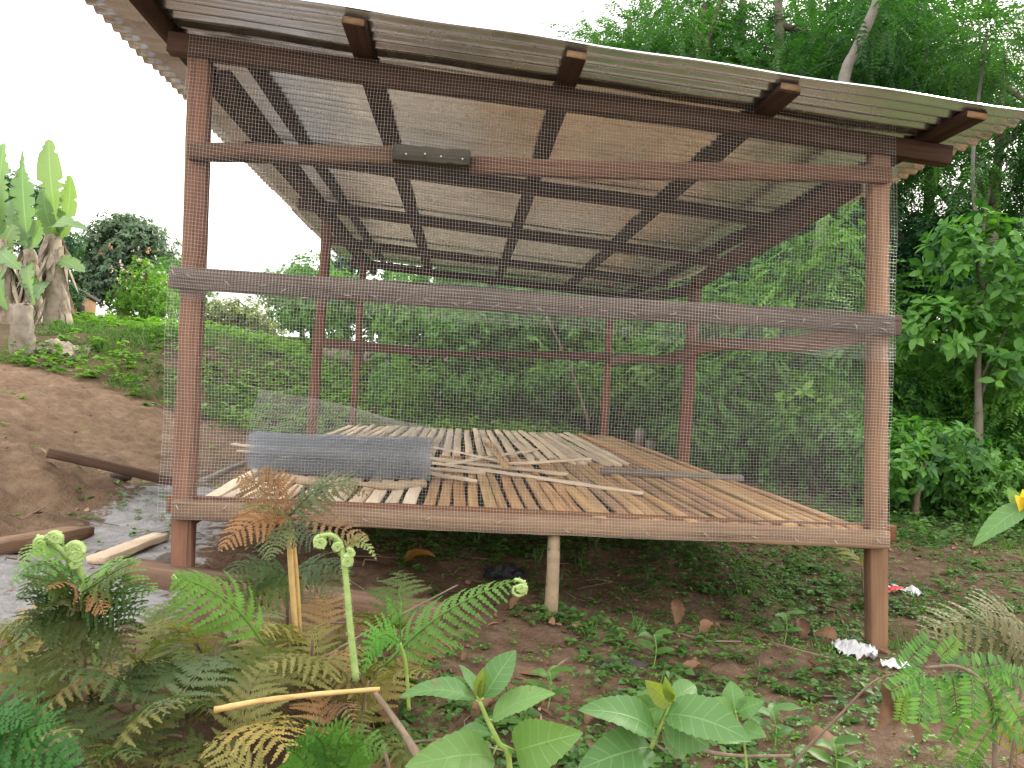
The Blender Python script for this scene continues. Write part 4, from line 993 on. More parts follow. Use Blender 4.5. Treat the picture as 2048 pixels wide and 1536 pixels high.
# big single dead leaves and rubbish
def deadleaf(p, ln, wd, ang, label, col=None, lift=.02, mat=DEADLEAF, tilt=.2):
    b = gpt(*p, 1.3); d = np.array([math.cos(ang), math.sin(ang), tilt]) * ln
    d = d * .8; V, F, A = blade(b + [0, 0, lift] - d / 2, b + [0, 0, lift + .01] + d / 2, wd * .75, up=(.3, -.4, 1), n=12, fold=.95, arch=.2, serr=.14, twist=1.1, seed=int(p[0]))
    return tag(mk('dead_leaf', V, F, mat, None, A, True), label, 'dead leaf', 'large dead leaves on the ground')
for a in (((1350, 1248), .11, .07, 1.3, 'curled tan dead leaf standing on edge right of the prop pole', None, .05, DEADLEAF, .9), ((1420, 1275), .12, .09, .3, 'crumpled pink brown dead leaf below the curled tan one'),
          ((1390, 1362), .14, .08, .2, 'brown folded dead leaf just above the right seedling'), ((1650, 1290), .12, .08, 2.6, 'yellowish dead leaf left of the white plastic'), ((1600, 1278), .10, .07, 1.2, 'grey upright dead leaf left of the right post', None, .04, DEADLEAF, .8),
          ((1205, 1455), .14, .09, .1, 'purple brown dead leaf between the two seedlings'), ((970, 1440), .12, .07, .6, 'orange brown dead leaf behind the stem of the left seedling'), ((1650, 1515), .15, .11, .4, 'large tan dead leaf at the bottom edge of the picture'),
          ((1035, 1222), .10, .06, .5, 'pale curled dead leaf left of the prop pole'), ((770, 1450), .15, .08, 1.9, 'pinkish brown dead leaf beside the leaning dead stem')):
    deadleaf(*a)
tag(deadleaf((838, 1134), .2, .10, .1, 'x', None, .02, plain('yellow_orange_leaf', (.20, .10, .015), (.34, .18, .03), 8, .6, .2, .2)), 'large yellow orange fallen leaf in the shade under the floor', 'dead leaf')['group'] = 'fallen leaf'
def crumple(name, p, sx, sy, hh, mat, label, cat, seed, rot=0, n=20):
    b = gpt(*p, 1.5); r = np.random.default_rng(seed); u = np.linspace(-1, 1, n); A, B = np.meshgrid(u, u, indexing='ij')
    rad = 1 - .35 * fbm(A * 1.5 + seed, B * 1.5, 3, seed)
    x, y = A * sx / 2 * rad, B * sy / 2 * rad
    z = hh * (1.6 * fbm(A * 2.2 + seed, B * 2.2, 3, seed + 5) - .3) * np.clip(1.15 - np.maximum(abs(A), abs(B)), .1, 1) + .012 + r.normal(0, hh * .08, A.shape)
    c_, s_ = math.cos(rot), math.sin(rot); X2, Y2 = b[0] + c_ * x - s_ * y, b[1] + s_ * x + c_ * y
    V = np.stack([X2, Y2, gz(X2.ravel(), Y2.ravel()).reshape(n, n) + z], -1).reshape(-1, 3)
    i, j = np.meshgrid(np.arange(n - 1), np.arange(n - 1), indexing='ij'); F = np.stack([i * n + j, (i + 1) * n + j, (i + 1) * n + j + 1, i * n + j + 1], -1).reshape(-1, 4)
    return tag(mk(name, V, F, mat, None, {'tint': r.random(len(V))}), label, cat)
crumple('plastic_bag', (1708, 1312), .20, .13, .09, PAPER, 'crumpled white plastic bag on the earth just left of the right post', 'litter', 3, -.5)
crumple('paper_scrap', (1792, 1338), .13, .07, .04, PAPER, 'flat white scrap right of the plastic bag, under the drooping leaves', 'litter', 5, -.2, 14)
crumple('paper_scrap', (1824, 1192), .13, .10, .05, PAPER, 'white paper scrap beside the red packet behind the right post', 'litter', 8, .5, 12)
crumple('red_packet', (1784, 1184), .17, .08, .03, REDP, 'red and white packet lying right of the right post', 'litter', 9, .2, 14)
b = gpt(1779, 1184, 1.5)
for q, (dx, dy) in enumerate(((-.03, -.02), (.025, .0))):
    V, F = boxg(b[0] + dx - .016, b[1] + dy - .02, b[2] + .036, b[0] + dx + .012, b[1] + dy + .02, b[2] + .042); mk('white_patch', V, F, PAPER, COL.objects['red_packet'])
crumple('plastic_sheet', (1010, 1156), .24, .14, .06, BLACKP, 'crumpled black plastic in the deep shade under the floor', 'litter', 12, .1)
b0, b1 = gpt(1188, 1340, 1.5) + [0, 0, .02], gpt(1296, 1345, 1.5) + [0, 0, .03]
V, F, A = blade(b0, b1, .055, up=(0, -.75, .65), n=18, fold=.3, arch=-.16, prof=.9, seed=4)
tag(mk('bark_strip', V, F, plain('dark_bark_strip', (.035, .028, .03), (.10, .085, .085), 30, .8, .5), None, A, True), 'dark curved strip of bark lying on the earth in front of the prop pole', 'bark strip')
crumple('husk_heap', (125, 703), .8, .4, .13, DRYSHEATH, 'pale heap of dry husks on the rise beside the cut stump', 'heap', 15, .1)
for (p, lab) in (((243, 958), 'brown clod of earth under the dark beam on the left slope'), ((338, 1136), 'small dark stone on the mud beside the left post')):
    b = gpt(*p, 2.5); th, ph = np.meshgrid(np.linspace(0, 2 * np.pi, 14, endpoint=False), np.linspace(.15, np.pi - .15, 8), indexing='ij')
    d = np.stack([np.cos(th) * np.sin(ph), np.sin(th) * np.sin(ph), np.cos(ph)], -1); rr = .06 * (1 + .5 * (fbm(th * 1.3 + p[0], ph * 1.5, 3, 4) - .5))
    V = (d * rr[..., None] * [1, 1, .7]).reshape(-1, 3) + b + [0, 0, .025]; i, j = np.meshgrid(np.arange(14), np.arange(7), indexing='ij')
    F = np.stack([i * 8 + j, i * 8 + j + 1, ((i + 1) % 14) * 8 + j + 1, ((i + 1) % 14) * 8 + j], -1).reshape(-1, 4)
    tag(mk('stone', V, F, BARK, None, {'tint': np.full(len(V), .2)}, True), lab, 'stone')

# ------------------------------------------------------------------ bracken ferns
def frondgeo(curve, normal, width, pairs=14, step=.0105, start=.18, r=None, droop=.25, fwd=.45, pl=.205, hi=False, stem=.0022, curl=0.0):
    r = r or np.random.default_rng(1); curve = np.asarray(curve, float); n = len(curve); T = nz(np.gradient(curve, axis=0)); N0 = nz(np.asarray(normal, float)); G = Geo()
    V, F = tube(curve, np.linspace(stem, stem * .35, n), 5); G.add(V, F, .75)
    for k in range(pairs):
        s = start + (.985 - start) * (k / (pairs - 1)) ** .92; x = s * (n - 1); i = min(int(x), n - 2); p = curve[i] + (curve[i + 1] - curve[i]) * (x - i); t_ = T[i]
        sd = nz(np.cross(t_, N0)); nn = np.cross(sd, t_); q = (s - start) / (1 - start)
        ln = width / 2 * (min(1, .62 + q * 2.2) * (1 - q) ** .8 + .03)
        for sg in (-1, 1):
            l_ = ln * r.uniform(.85, 1.12); d = nz(sg * sd + t_ * (fwd + .25 * q) + nn * r.normal(.05, .12)); m = max(4, int(l_ / (step * .72))); u = np.linspace(.05, 1, m)
            pd = np.cross(d, nn); mid = lambda q_: p + d * (l_ * q_)[:, None] - nn * (droop * l_ * q_ * q_)[:, None]
            q_ = np.concatenate([((np.arange(m)[:, None] + np.array([0, .2, .5, .8])) / m).ravel(), [1.0]]); pr = np.concatenate([np.tile([.2, .85, 1, .82], m), [0.]])
            jit = np.concatenate([np.repeat(r.uniform(.8, 1.15, m), 4), [1]]); wq = (l_ * pl * .62 * (1 - q_) ** .75 + .0022) * pr * jit; M0 = mid(q_); K = len(q_)
            tn = np.clip(.5 + r.normal(0, .16), 0, 1)
            for s2 in (-1, 1):
                up_ = nn * (np.concatenate([np.repeat(r.normal(-.12, .2, m), 4), [0]]) * wq)[:, None]
                E = M0 + pd * (s2 * wq)[:, None] + d * (wq * .38)[:, None] + up_; ar = np.arange(K - 1)
                G.add(np.concatenate([M0, E]), np.stack([ar, ar + 1, ar + 1 + K, ar + K], 1) if s2 > 0 else np.stack([ar + K, ar + 1 + K, ar + 1, ar], 1), np.clip(tn + np.concatenate([np.zeros(K), np.tile([-.1, 0, .08, 0], m), [0]]), 0, 1))
    return G
def frond(parent, pts, Ys, normal, width, col, **k):
    P = spline([px(x, y, Y) for (x, y), Y in zip(pts, Ys)], 26)
    return frondgeo(P, normal, width, **k).mk('frond', LF['fern'], parent, col=col, origin=P[0])
OL, DG, BR, GR, LG, GY_ = (.20, .19, .07), (.095, .14, .055), (.31, .19, .115), (.10, .25, .04), (.22, .40, .12), (.15, .19, .105)
# library fronds for the thicket at the lower left
lib = []
for k in range(6):
    r = np.random.default_rng(100 + k); L = .34 + .16 * r.random(); t_ = np.linspace(0, 1, 22)
    cv = np.column_stack([.04 * np.sin(t_ * 2 + k), L * .75 * t_, L * (.75 * t_ - .55 * t_**2.2)])
    V, FS, T = frondgeo(cv, (0, -.5, 1), L * .72, 11, .0105, .2, r, .3, pl=.2, hi=True).out(); lib.append(mkmesh('frond', V, FS, LF['fern'], {'tint': T}))
def fern(x, y, nf, cols, label, group=None, s=1.0, seed=0, tilt=0.0, rot0=None):
    r = np.random.default_rng(seed); b = np.array([x, y, gz1(x, y)]); root = empty('bracken_fern', b, label, 'fern', group)
    for k in range(nf):
        o = bpy.data.objects.new('frond', lib[r.integers(6)]); cc = np.array(cols[r.integers(len(cols))]) * r.uniform(.95, 1.65); o.color = (*cc, 1)
        a = (rot0 if rot0 is not None else 0) + 2 * np.pi * k / nf + r.normal(0, .35); lift = .08 + .22 * r.random()
        M = Matrix.Translation(Vector(b) + Vector((0, 0, lift * s * .8))) @ Matrix.Rotation(a, 4, 'Z') @ Matrix.Rotation(r.normal(.15 + tilt, .25), 4, 'X') @ Matrix.Diagonal((s, s, s * r.uniform(.8, 1.2), 1))
        link(o, M, root)
    P = spline([b - [0, 0, .03], b + [r.normal(0, .01), r.normal(0, .01), .12], b + [r.normal(0, .02), r.normal(0, .02), .30 * s]], 8); V, F = tube(P, .004, 6); mk('stem', V, F, TWIG, root, {'tint': np.full(len(V), .3)}, True)
    return root
r_ = np.random.default_rng(5)
spots = []
for k in range(400):
    pxx, pxy, Y = r_.uniform(-40, 800), r_.uniform(1250, 1520), r_.uniform(1.30, 2.25); x = wx(pxx, Y)
    if pxx > 560 and Y < 1.5: continue
    if pxx < 320 and Y > 2.05: continue
    if all((x - a)**2 + (Y - b_)**2 > .018 for a, b_ in spots): spots.append((x, Y))
    if len(spots) >= 34: break
for k, (x, y) in enumerate(spots):
    kind = r_.random()
    cols, lab, gr = ([OL, OL, (.15, .18, .05), (.26, .21, .08), (.11, .15, .05)], 'olive bracken fern, part of the tangled thicket at the lower left', 'olive ferns of the lower left thicket') if kind < .58 else \
        ([BR, (.32, .21, .10), OL], 'half dead brown bracken fern in the tangled thicket at the lower left', 'browned ferns of the lower left thicket') if kind < .68 else ([GY_, DG, OL], 'dull grey green bracken fern in the tangled thicket at the lower left', 'grey green ferns of the lower left thicket')
    fern(x, y, int(r_.integers(4, 7)), cols, lab, gr, r_.uniform(.5, .82), 300 + k)

# single ferns that stand out
def groundunder(p): return np.array([p[0], p[1], gz1(p[0], p[1])])
def stemtube(parent, pts, Ys, rad, mat=FIDDLE, name='stem', n=22, hair=0, seed=1):
    P = spline([px(x, y, Y) for (x, y), Y in zip(pts, Ys)], n); V, F = tube(P, np.linspace(rad[0], rad[1], n), 9); g = Geo(); g.add(V, F, .35)
    if hair: addhair(g, P, np.linspace(rad[0], rad[1], n), hair, seed)
    return g.mk(name, mat, parent, True), P
def addhair(g, P, rad, n, seed=1, L=.006):
    r = np.random.default_rng(seed); i = r.integers(0, len(P) - 1, n); f = r.random((n, 1)); c_ = P[i] * (1 - f) + P[i + 1] * f; t_ = nz(P[i + 1] - P[i]); d = nz(np.cross(t_, r.normal(0, 1, (n, 3))))
    V, F, k = leafquads(c_ + d * np.asarray(rad)[i][:, None] * .9, d + r.normal(0, .25, (n, 3)), r.normal(0, 1, (n, 3)), L * r.uniform(.6, 1.4, n), np.full(n, .0006), 0, 0); g.add(V, F, 1.0)
def crook(parent, p, ang, size, turns, rad, plane=(1, 0, 0), flip=1, hair=160, name='crozier', seed=1, tail=.3):
    """a curled fern head: a stem end that winds inwards from point p, heading ang in the plane of (plane, z)"""
    A, Z = nz(np.array(plane, float)), np.array([0, 0, 1.0]); n = 54; R0 = size * .42; B_ = np.cross(A, Z)
    ac = ang + flip * math.pi / 2; cen = np.array(p, float) + (A * math.cos(ac) + Z * math.sin(ac)) * R0; f0 = ac + math.pi
    f = np.linspace(0, 1, n); rr_ = R0 * (1 - .84 * f ** .85); ph = f0 + flip * f * (turns + .6) * 2 * math.pi
    P = cen + rr_[:, None] * (np.cos(ph)[:, None] * A + np.sin(ph)[:, None] * Z) + B_ * (R0 * .25 * f)[:, None]
    rr = np.minimum(rad, R0 * .42) * (1 - .62 * f); V, F = tube(P, rr, 8); g = Geo(); g.add(V, F, .6); addhair(g, P, rr, hair, seed, size * .10)
    r = np.random.default_rng(seed + 50)                        # beaded rolled leaflets along the coil
    for q in range(2, len(P) - 2, 2):
        c_ = P[q] + nz(P[q] - cen) * rr[q] * .55; s_ = rr[q] * r.uniform(.5, .8); th, ph = np.meshgrid(np.linspace(0, 2 * np.pi, 7, endpoint=False), np.linspace(.2, np.pi - .2, 5), indexing='ij'); d = np.stack([np.cos(th) * np.sin(ph), np.sin(th) * np.sin(ph), np.cos(ph)], -1).reshape(-1, 3)
        i, j = np.meshgrid(np.arange(7), np.arange(4), indexing='ij'); Fq = np.stack([i * 5 + j, i * 5 + j + 1, ((i + 1) % 7) * 5 + j + 1, ((i + 1) % 7) * 5 + j], -1).reshape(-1, 4)
        g.add(d * s_ + c_ + r.normal(0, rr[q] * .25, 3), Fq, r.uniform(.4, .9))
    return g.mk(name, FIDDLE, parent, True)

# tall dead fern in the middle left, straw stems and browned fronds
Y0 = 2.15
f1 = empty('dead_bracken_fern', groundunder(px(590, 1300, Y0)), 'tall dead bracken fern on two straw coloured stems in front of the deck rail', 'fern')
g = Geo()
for pts, rad in ((((600, 1380), (588, 1220), (581, 1120), (579, 1045)), .0085), (((604, 1380), (598, 1220), (590, 1110), (583, 1048)), .006), (((588, 1215), (596, 1260), (606, 1310)), .005)):
    P = spline([px(x, y, Y0 + (.02 if rad < .008 else 0)) for x, y in pts], 14); V, F = tube(P, rad, 8); g.add(V, F, .5)
g.mk('stem', STRAW, f1, True)
U = (-.15, -.75, .65)
for k, (pts, dY, wd, col) in enumerate((
    (((580, 1030), (530, 985), (500, 960), (470, 955)), -.10, .17, BR), (((580, 1030), (560, 985), (545, 955), (520, 938)), .0, .14, (.29, .16, .09)), (((578, 1035), (520, 1040), (470, 1065), (440, 1100)), -.18, .19, (.36, .20, .11)), (((578, 1035), (530, 1025), (480, 1030), (450, 1060)), .05, .16, (.34, .17, .08)),
    (((580, 1030), (625, 985), (680, 962), (715, 965)), -.12, .17, GY_), (((582, 1030), (640, 1000), (700, 975), (735, 990)), .1, .13, (.16, .15, .08)), (((582, 1035), (640, 1045), (690, 1060), (730, 1090)), -.2, .15, (.33, .19, .11)), (((580, 1040), (560, 1065), (545, 1090), (538, 1118)), -.2, .17, GY_), (((578, 1038), (600, 1058), (625, 1075), (650, 1085)), -.15, .15, (.10, .13, .08)),
    (((580, 1032), (545, 1015), (510, 1010), (478, 1020)), -.25, .15, (.17, .18, .08)), (((580, 1032), (608, 1000), (640, 970), (668, 955)), .1, .13, (.13, .15, .07)))):
    frond(f1, pts, [Y0, Y0 + dY * .35, Y0 + dY * .7, Y0 + dY], U, wd, col, pairs=11, step=.009, start=.08, r=np.random.default_rng(k + 1), droop=.4, pl=.19)
f8 = empty('bracken_fern', groundunder(px(575, 1230, 2.35)), 'grey green bracken fern spreading flat below the deck, behind the straw stems', 'fern')
for k, (pts, col) in enumerate(((((575, 1150), (530, 1128), (490, 1130), (455, 1150)), (.10, .16, .07)), (((575, 1150), (520, 1160), (470, 1165), (425, 1150)), (.11, .17, .05)), (((578, 1150), (620, 1128), (665, 1130), (700, 1150)), (.09, .15, .075)), (((575, 1150), (545, 1175), (500, 1195), (460, 1200)), (.12, .18, .06)), (((578, 1150), (610, 1140), (650, 1160), (675, 1190)), GY_))):
    frond(f8, pts, [2.35, 2.3, 2.22, 2.15], (0, -.6, .8), .22, col, pairs=12, step=.0105, start=.05, r=np.random.default_rng(k + 20), droop=.5, pl=.20)
stemtube(f8, ((575, 1150), (574, 1190), (576, 1270)), (2.35, 2.35, 2.35), (.004, .005), TWIG)
# the crozier in the middle
f4 = empty('fern_crozier', groundunder(px(705, 1300, 1.7)), 'single pale green fern crozier on a hairy upright stem, right of the straw stems', 'fern')
_, P = stemtube(f4, ((712, 1360), (700, 1250), (693, 1170), (686, 1108)), (1.7, 1.7, 1.7, 1.7), (.0082, .0062), hair=500)
_, Pa = stemtube(f4, ((686, 1110), (680, 1085), (662, 1070), (640, 1072)), (1.7, 1.7, 1.695, 1.69), (.0062, .0048), hair=220, seed=2, name='arched_tip')
crook(f4, Pa[-1], 3.3, .034, 1.5, .0052, (1, 0, 0), 1, 220, seed=3)
crook(f4, P[-1] + [.004, -.012, -.004], .6, .030, 1.5, .0056, (1, .3, 0), -1, 220, seed=4)
crook(f4, P[-1] + [-.002, -.004, .014], 1.4, .026, 1.4, .0050, (1, .2, 0), 1, 160, seed=5)
crook(f4, P[-1] + [.010, -.006, .010], .9, .024, 1.4, .0050, (.9, -.3, 0), -1, 160, seed=6)
for k, pts in enumerate((((690, 1100), (712, 1082), (735, 1092), (752, 1118)), ((690, 1100), (705, 1075), (722, 1070), (738, 1080)))):
    frond(f4, pts, [1.7, 1.7, 1.68, 1.66], (0, -.6, .8), .045, (.30, .40, .18) if k == 0 else (.30, .24, .13), pairs=10, step=.005, start=.1, r=np.random.default_rng(k + 40), stem=.0018)
# left fern with two croziers
f2 = empty('bracken_fern', groundunder(px(165, 1330, 1.75)), 'light green bracken fern with two pale croziers at the left edge of the mud', 'fern')
_, P = stemtube(f2, ((195, 1330), (178, 1230), (163, 1150), (135, 1100)), (1.75, 1.75, 1.74, 1.72), (.010, .0085), hair=420, seed=7)
crook(f2, P[-1], 1.5, .046, 1.6, .0080, (1, 0, 0), -1, 260, seed=8); crook(f2, P[-1] + [.012, -.006, -.006], .9, .032, 1.5, .0062, (1, .3, 0), -1, 160, seed=9); crook(f2, P[-1] + [.016, -.004, -.02], .2, .026, 1.4, .0052, (1, .2, 0), -1, 120, seed=19)
_, P2 = stemtube(f2, ((160, 1145), (135, 1112), (108, 1088), (92, 1078)), (1.74, 1.72, 1.71, 1.7), (.0068, .0055), hair=200, seed=10)
crook(f2, P2[-1], 2.4, .036, 1.5, .0055, (1, 0, 0), 1, 160, seed=11); crook(f2, P2[-1] + [.008, -.006, .002], 1.7, .034, 1.4, .0055, (1, .2, 0), -1, 160, seed=12); crook(f2, P2[-1] + [.020, -.004, .006], 1.2, .026, 1.5, .005, (1, -.2, 0), -1, 120, seed=13); crook(f2, P2[-1] + [-.004, -.008, -.010], 3.2, .024, 1.5, .0048, (1, -.2, 0), 1, 120, seed=18)
for k, (pts, col, wd) in enumerate(((((150, 1130), (105, 1095), (65, 1100), (42, 1135)), LG, .11), (((165, 1155), (110, 1130), (55, 1135), (22, 1170)), LG, .13), (((168, 1160), (210, 1135), (245, 1125), (275, 1130)), (.22, .38, .10), .15),
        (((170, 1165), (220, 1150), (270, 1170), (312, 1185)), (.17, .33, .08), .16), (((168, 1160), (120, 1150), (70, 1160), (35, 1195)), (.13, .20, .05), .14))):
    frond(f2, pts, [1.74, 1.70, 1.65, 1.6], (0, -.55, .8), wd, col, pairs=12, step=.0105, start=.05, r=np.random.default_rng(k + 60), droop=.4)
f2b = empty('bracken_fern', groundunder(px(165, 1330, 1.66)), 'dark green and rust brown bracken fern in front of the two pale croziers', 'fern')
for k, (pts, col, wd) in enumerate(((((165, 1185), (205, 1160), (235, 1140), (265, 1128)), (.11, .16, .04), .17), (((165, 1190), (210, 1185), (255, 1185), (300, 1180)), (.06, .13, .03), .16), (((160, 1185), (120, 1165), (85, 1160), (45, 1150)), (.08, .13, .035), .17), (((160, 1190), (110, 1190), (70, 1195), (38, 1198)), (.055, .10, .03), .15),
        (((162, 1195), (140, 1170), (120, 1165), (98, 1178)), (.33, .19, .09), .10), (((162, 1200), (130, 1195), (110, 1205), (95, 1218)), (.12, .13, .05), .11), (((165, 1200), (185, 1190), (200, 1205), (208, 1228)), (.30, .17, .09), .10), (((165, 1205), (215, 1205), (260, 1215), (290, 1220)), (.055, .11, .03), .15), (((162, 1210), (110, 1225), (70, 1240), (40, 1270)), (.07, .10, .03), .19), (((165, 1215), (200, 1240), (230, 1270), (250, 1310)), (.08, .10, .03), .19), (((160, 1215), (150, 1250), (130, 1290), (105, 1330)), (.07, .09, .03), .2))):
    frond(f2b, pts, [1.66, 1.62, 1.58, 1.53], (0, -.6, .75), wd, col, pairs=11, step=.0105, start=.05, r=np.random.default_rng(k + 80), droop=.4)
stemtube(f2b, ((164, 1190), (166, 1270), (170, 1400)), (1.66, 1.66, 1.66), (.004, .005), TWIG)
# the arching green ones
f3 = empty('bracken_fern', groundunder(px(545, 1330, 1.75)), 'fresh green bracken frond arching left with a curled tip, below the left post', 'fern')
frond(f3, ((530, 1290), (480, 1225), (420, 1180), (375, 1160), (348, 1150)), [1.75, 1.72, 1.68, 1.66, 1.64], (-.1, -.55, .8), .23, (.14, .29, .06), pairs=14, step=.0105, start=.1, r=np.random.default_rng(91), droop=.75, stem=.0035)
crook(f3, px(350, 1151, 1.64), 3.0, .012, 1.3, .0032, (1, 0, 0), 1, 60, seed=14)
f5 = empty('bracken_fern', groundunder(px(790, 1330, 1.85)), 'light green bracken frond arching right towards the prop pole with a hooked tip', 'fern')
frond(f5, ((770, 1330), (830, 1270), (900, 1218), (970, 1182), (1030, 1160)), [1.85, 1.84, 1.82, 1.80, 1.78], (.15, -.6, .8), .22, (.17, .33, .08), pairs=15, step=.0105, start=.12, r=np.random.default_rng(92), droop=.8, stem=.0045)
crook(f5, px(1029, 1160, 1.78), .40, .056, .85, .0046, (1, 0, 0), -1, 260, seed=15); crook(f5, px(1052, 1172, 1.775), -1.2, .028, 1.4, .0042, (1, 0, 0), -1, 120, seed=16)
frond(f5, ((800, 1300), (800, 1240), (790, 1215), (775, 1200)), [1.85, 1.83, 1.8, 1.78], (.1, -.6, .8), .12, (.16, .33, .07), pairs=9, step=.0105, start=.3, r=np.random.default_rng(93), droop=.5)
f6 = empty('bracken_fern', groundunder(px(800, 1290, 1.55)), 'bright green bracken frond hanging down beside the grey green ferns', 'fern')
frond(f6, ((800, 1285), (770, 1268), (745, 1290), (728, 1345)), [1.55, 1.53, 1.5, 1.47], (.6, -.6, .5), .11, (.13, .33, .05), pairs=13, step=.009, start=.08, r=np.random.default_rng(94), droop=.2)
stemtube(f6, ((800, 1285), (812, 1330), (818, 1420)), (1.55, 1.56, 1.57), (.003, .004), STEMG)
# bright fresh fronds in the lowest corner
f7 = empty('bracken_fern', groundunder(px(-40, 1640, 1.12)), 'fresh bright green bracken fern in the very bottom left corner', 'fern')
for k, (pts, wd) in enumerate(((((-60, 1600), (10, 1500), (60, 1455), (110, 1440)), .15), (((-80, 1480), (0, 1455), (90, 1490), (170, 1560)), .17), (((-60, 1580), (30, 1530), (110, 1540), (180, 1590)), .16), (((-90, 1500), (-40, 1440), (10, 1430), (60, 1445)), .13))):
    frond(f7, pts, [1.14, 1.12, 1.10, 1.08], (0, -.7, .7), wd, (.065, .19, .05), pairs=14, step=.0095, start=.04, r=np.random.default_rng(k + 110), droop=.2, hi=True, pl=.20)
f9 = empty('bracken_fern', groundunder(px(690, 1640, 1.2)), 'fresh bright green bracken fern at the bottom edge, left of the left seedling', 'fern')
for k, (pts, wd) in enumerate(((((640, 1600), (650, 1520), (640, 1480), (612, 1462)), .12), (((690, 1620), (690, 1540), (720, 1490), (775, 1500)), .12), (((665, 1610), (670, 1520), (680, 1475), (700, 1455)), .11), (((650, 1600), (620, 1540), (595, 1510), (575, 1500)), .11))):
    frond(f9, pts, [1.22, 1.2, 1.18, 1.15], (0, -.7, .6), wd, (.085, .22, .045), pairs=13, step=.010, start=.15, r=np.random.default_rng(k + 120), droop=.35, hi=True)
f10 = empty('dry_bracken_fern', groundunder(px(1960, 1330, 1.75)), 'dry straw green bracken fern at the right edge, above the drooping pinnate leaves', 'fern')
for k, (pts, col) in enumerate(((((2060, 1300), (1980, 1255), (1900, 1245), (1835, 1262)), (.22, .21, .10)), (((2070, 1320), (1990, 1280), (1910, 1275), (1850, 1290)), (.15, .18, .08)), (((2070, 1330), (2010, 1310), (1960, 1310), (1900, 1325)), (.17, .16, .09)), (((2080, 1290), (2030, 1240), (1990, 1225), (1950, 1222)), (.20, .19, .10)))):
    frond(f10, pts, [1.75, 1.72, 1.7, 1.66], (0, -.6, .8), .26, col, pairs=12, step=.011, start=.05, r=np.random.default_rng(k + 130), droop=.35, pl=.17)
stemtube(f10, ((2065, 1300), (2060, 1340), (2055, 1460)), (1.75, 1.75, 1.75), (.004, .005), TWIG)
fern(2.2, 3.9, 5, [OL, (.09, .17, .05), DG], 'small green bracken fern on the earth behind the dry fern at the right', None, .6, 411); fern(1.25, 1.62, 5, [OL, (.06, .11, .035)], 'dark olive bracken fern in the bottom right corner', None, .5, 412)
fern(1.45, 1.85, 5, [OL, DG], 'dark bracken fern under the drooping pinnate leaves at the right', None, .55, 413)

# ------------------------------------------------------------------ seedlings and weeds close to the camera
def seedling(label, cat, Y, stem, leaves, young=(), rad=.0045, name='leafy_seedling', gnd=True):
    b = px(*stem[0], Y); root = empty(name, groundunder(b), label, cat)
    P = [px(x, y, Y) for x, y in stem]
    if gnd: P = [groundunder(P[0]) - [0, 0, .02], groundunder(P[0]) * .5 + P[0] * .5 + [.012, 0, 0]] + P
    P = spline(P, 26); V, F = tube(P, np.linspace(rad * 1.2, rad * .6, 26), 8); mk('stem', V, F, STEMG, root, {'tint': np.full(len(V), .5)}, True)
    for k, (bx, by, tx, ty, wd, dy, up, ar) in enumerate(leaves):
        b0, t0 = px(bx, by, Y), px(tx, ty, Y + dy); sx, sy = min(stem, key=lambda q: (q[0] - bx)**2 + (q[1] - by)**2)
        V, F = tube([px(sx, sy, Y), b0], .0016, 6); pet = mk('petiole', V, F, STEMG, root, {'tint': np.full(len(V), .5)}, True)
        V, F, A = blade(b0, t0, wd / 1500 * Y, up, n=22, fold=.30, arch=ar, serr=.05, prof=.78, droop=.12, seed=k + int(bx))
        mk('leaf', V, F, LF['seedling'], root, A, True, origin=b0)
    for k, (bx, by, tx, ty, wd) in enumerate(young):
        b0 = px(bx, by, Y); V, F, A = blade(b0, px(tx, ty, Y - .01), wd / 1500 * Y, (-.4, -1, .3), n=14, fold=.6, arch=.05, seed=k + int(bx)); mk('young_leaf', V, F, LF['yellowleaf'], root, A, True, origin=b0)
    return root
u1, u2, u3 = (-.3, -.85, .5), (.2, -.5, .85), (-.1, -.35, .95)
seedling('left of two large leafed seedlings at the bottom, with a narrow yellow young leaf', 'seedling', 1.05, [(1020, 1540), (997, 1485), (975, 1440), (959, 1402)],
    [(968, 1396, 1029, 1298, 60, .02, u1, .06), (951, 1401, 804, 1380, 56, -.02, (.1, -.35, .95), .12), (986, 1440, 1103, 1378, 62, -.02, (-.25, -.45, .9), .10), (952, 1390, 922, 1322, 30, .05, (.5, -.8, .2), .05), (985, 1512, 828, 1520, 84, -.10, (0, -.75, .7), .06), (1032, 1502, 1146, 1470, 96, -.10, (.15, -.85, .5), .06), (983, 1472, 896, 1480, 34, .03, (0, -.3, .95), .2)],
    [(957, 1396, 966, 1336, 22), (960, 1396, 975, 1345, 16)])
seedling('right of two large leafed seedlings at the bottom, with a yellow green folded top leaf', 'seedling', 1.10, [(1285, 1545), (1305, 1490), (1322, 1450), (1340, 1405)],
    [(1312, 1465, 1172, 1409, 78, -.05, (-.2, -.6, .8), .10), (1332, 1405, 1240, 1452, 66, .05, (.1, -.8, .6), .05), (1332, 1428, 1498, 1470, 92, -.08, (.15, -.75, .7), .10), (1330, 1445, 1420, 1492, 84, -.03, (.1, -.85, .5), .05), (1345, 1400, 1394, 1366, 50, .03, u1, .05), (1302, 1495, 1165, 1528, 88, -.08, (-.1, -.7, .75), .06), (1325, 1460, 1378, 1510, 66, .0, (.3, -.8, .5), .04), (1340, 1402, 1262, 1392, 40, .06, (-.1, -.7, .6), .05)],
    [(1345, 1406, 1290, 1360, 44), (1343, 1402, 1330, 1352, 22)])
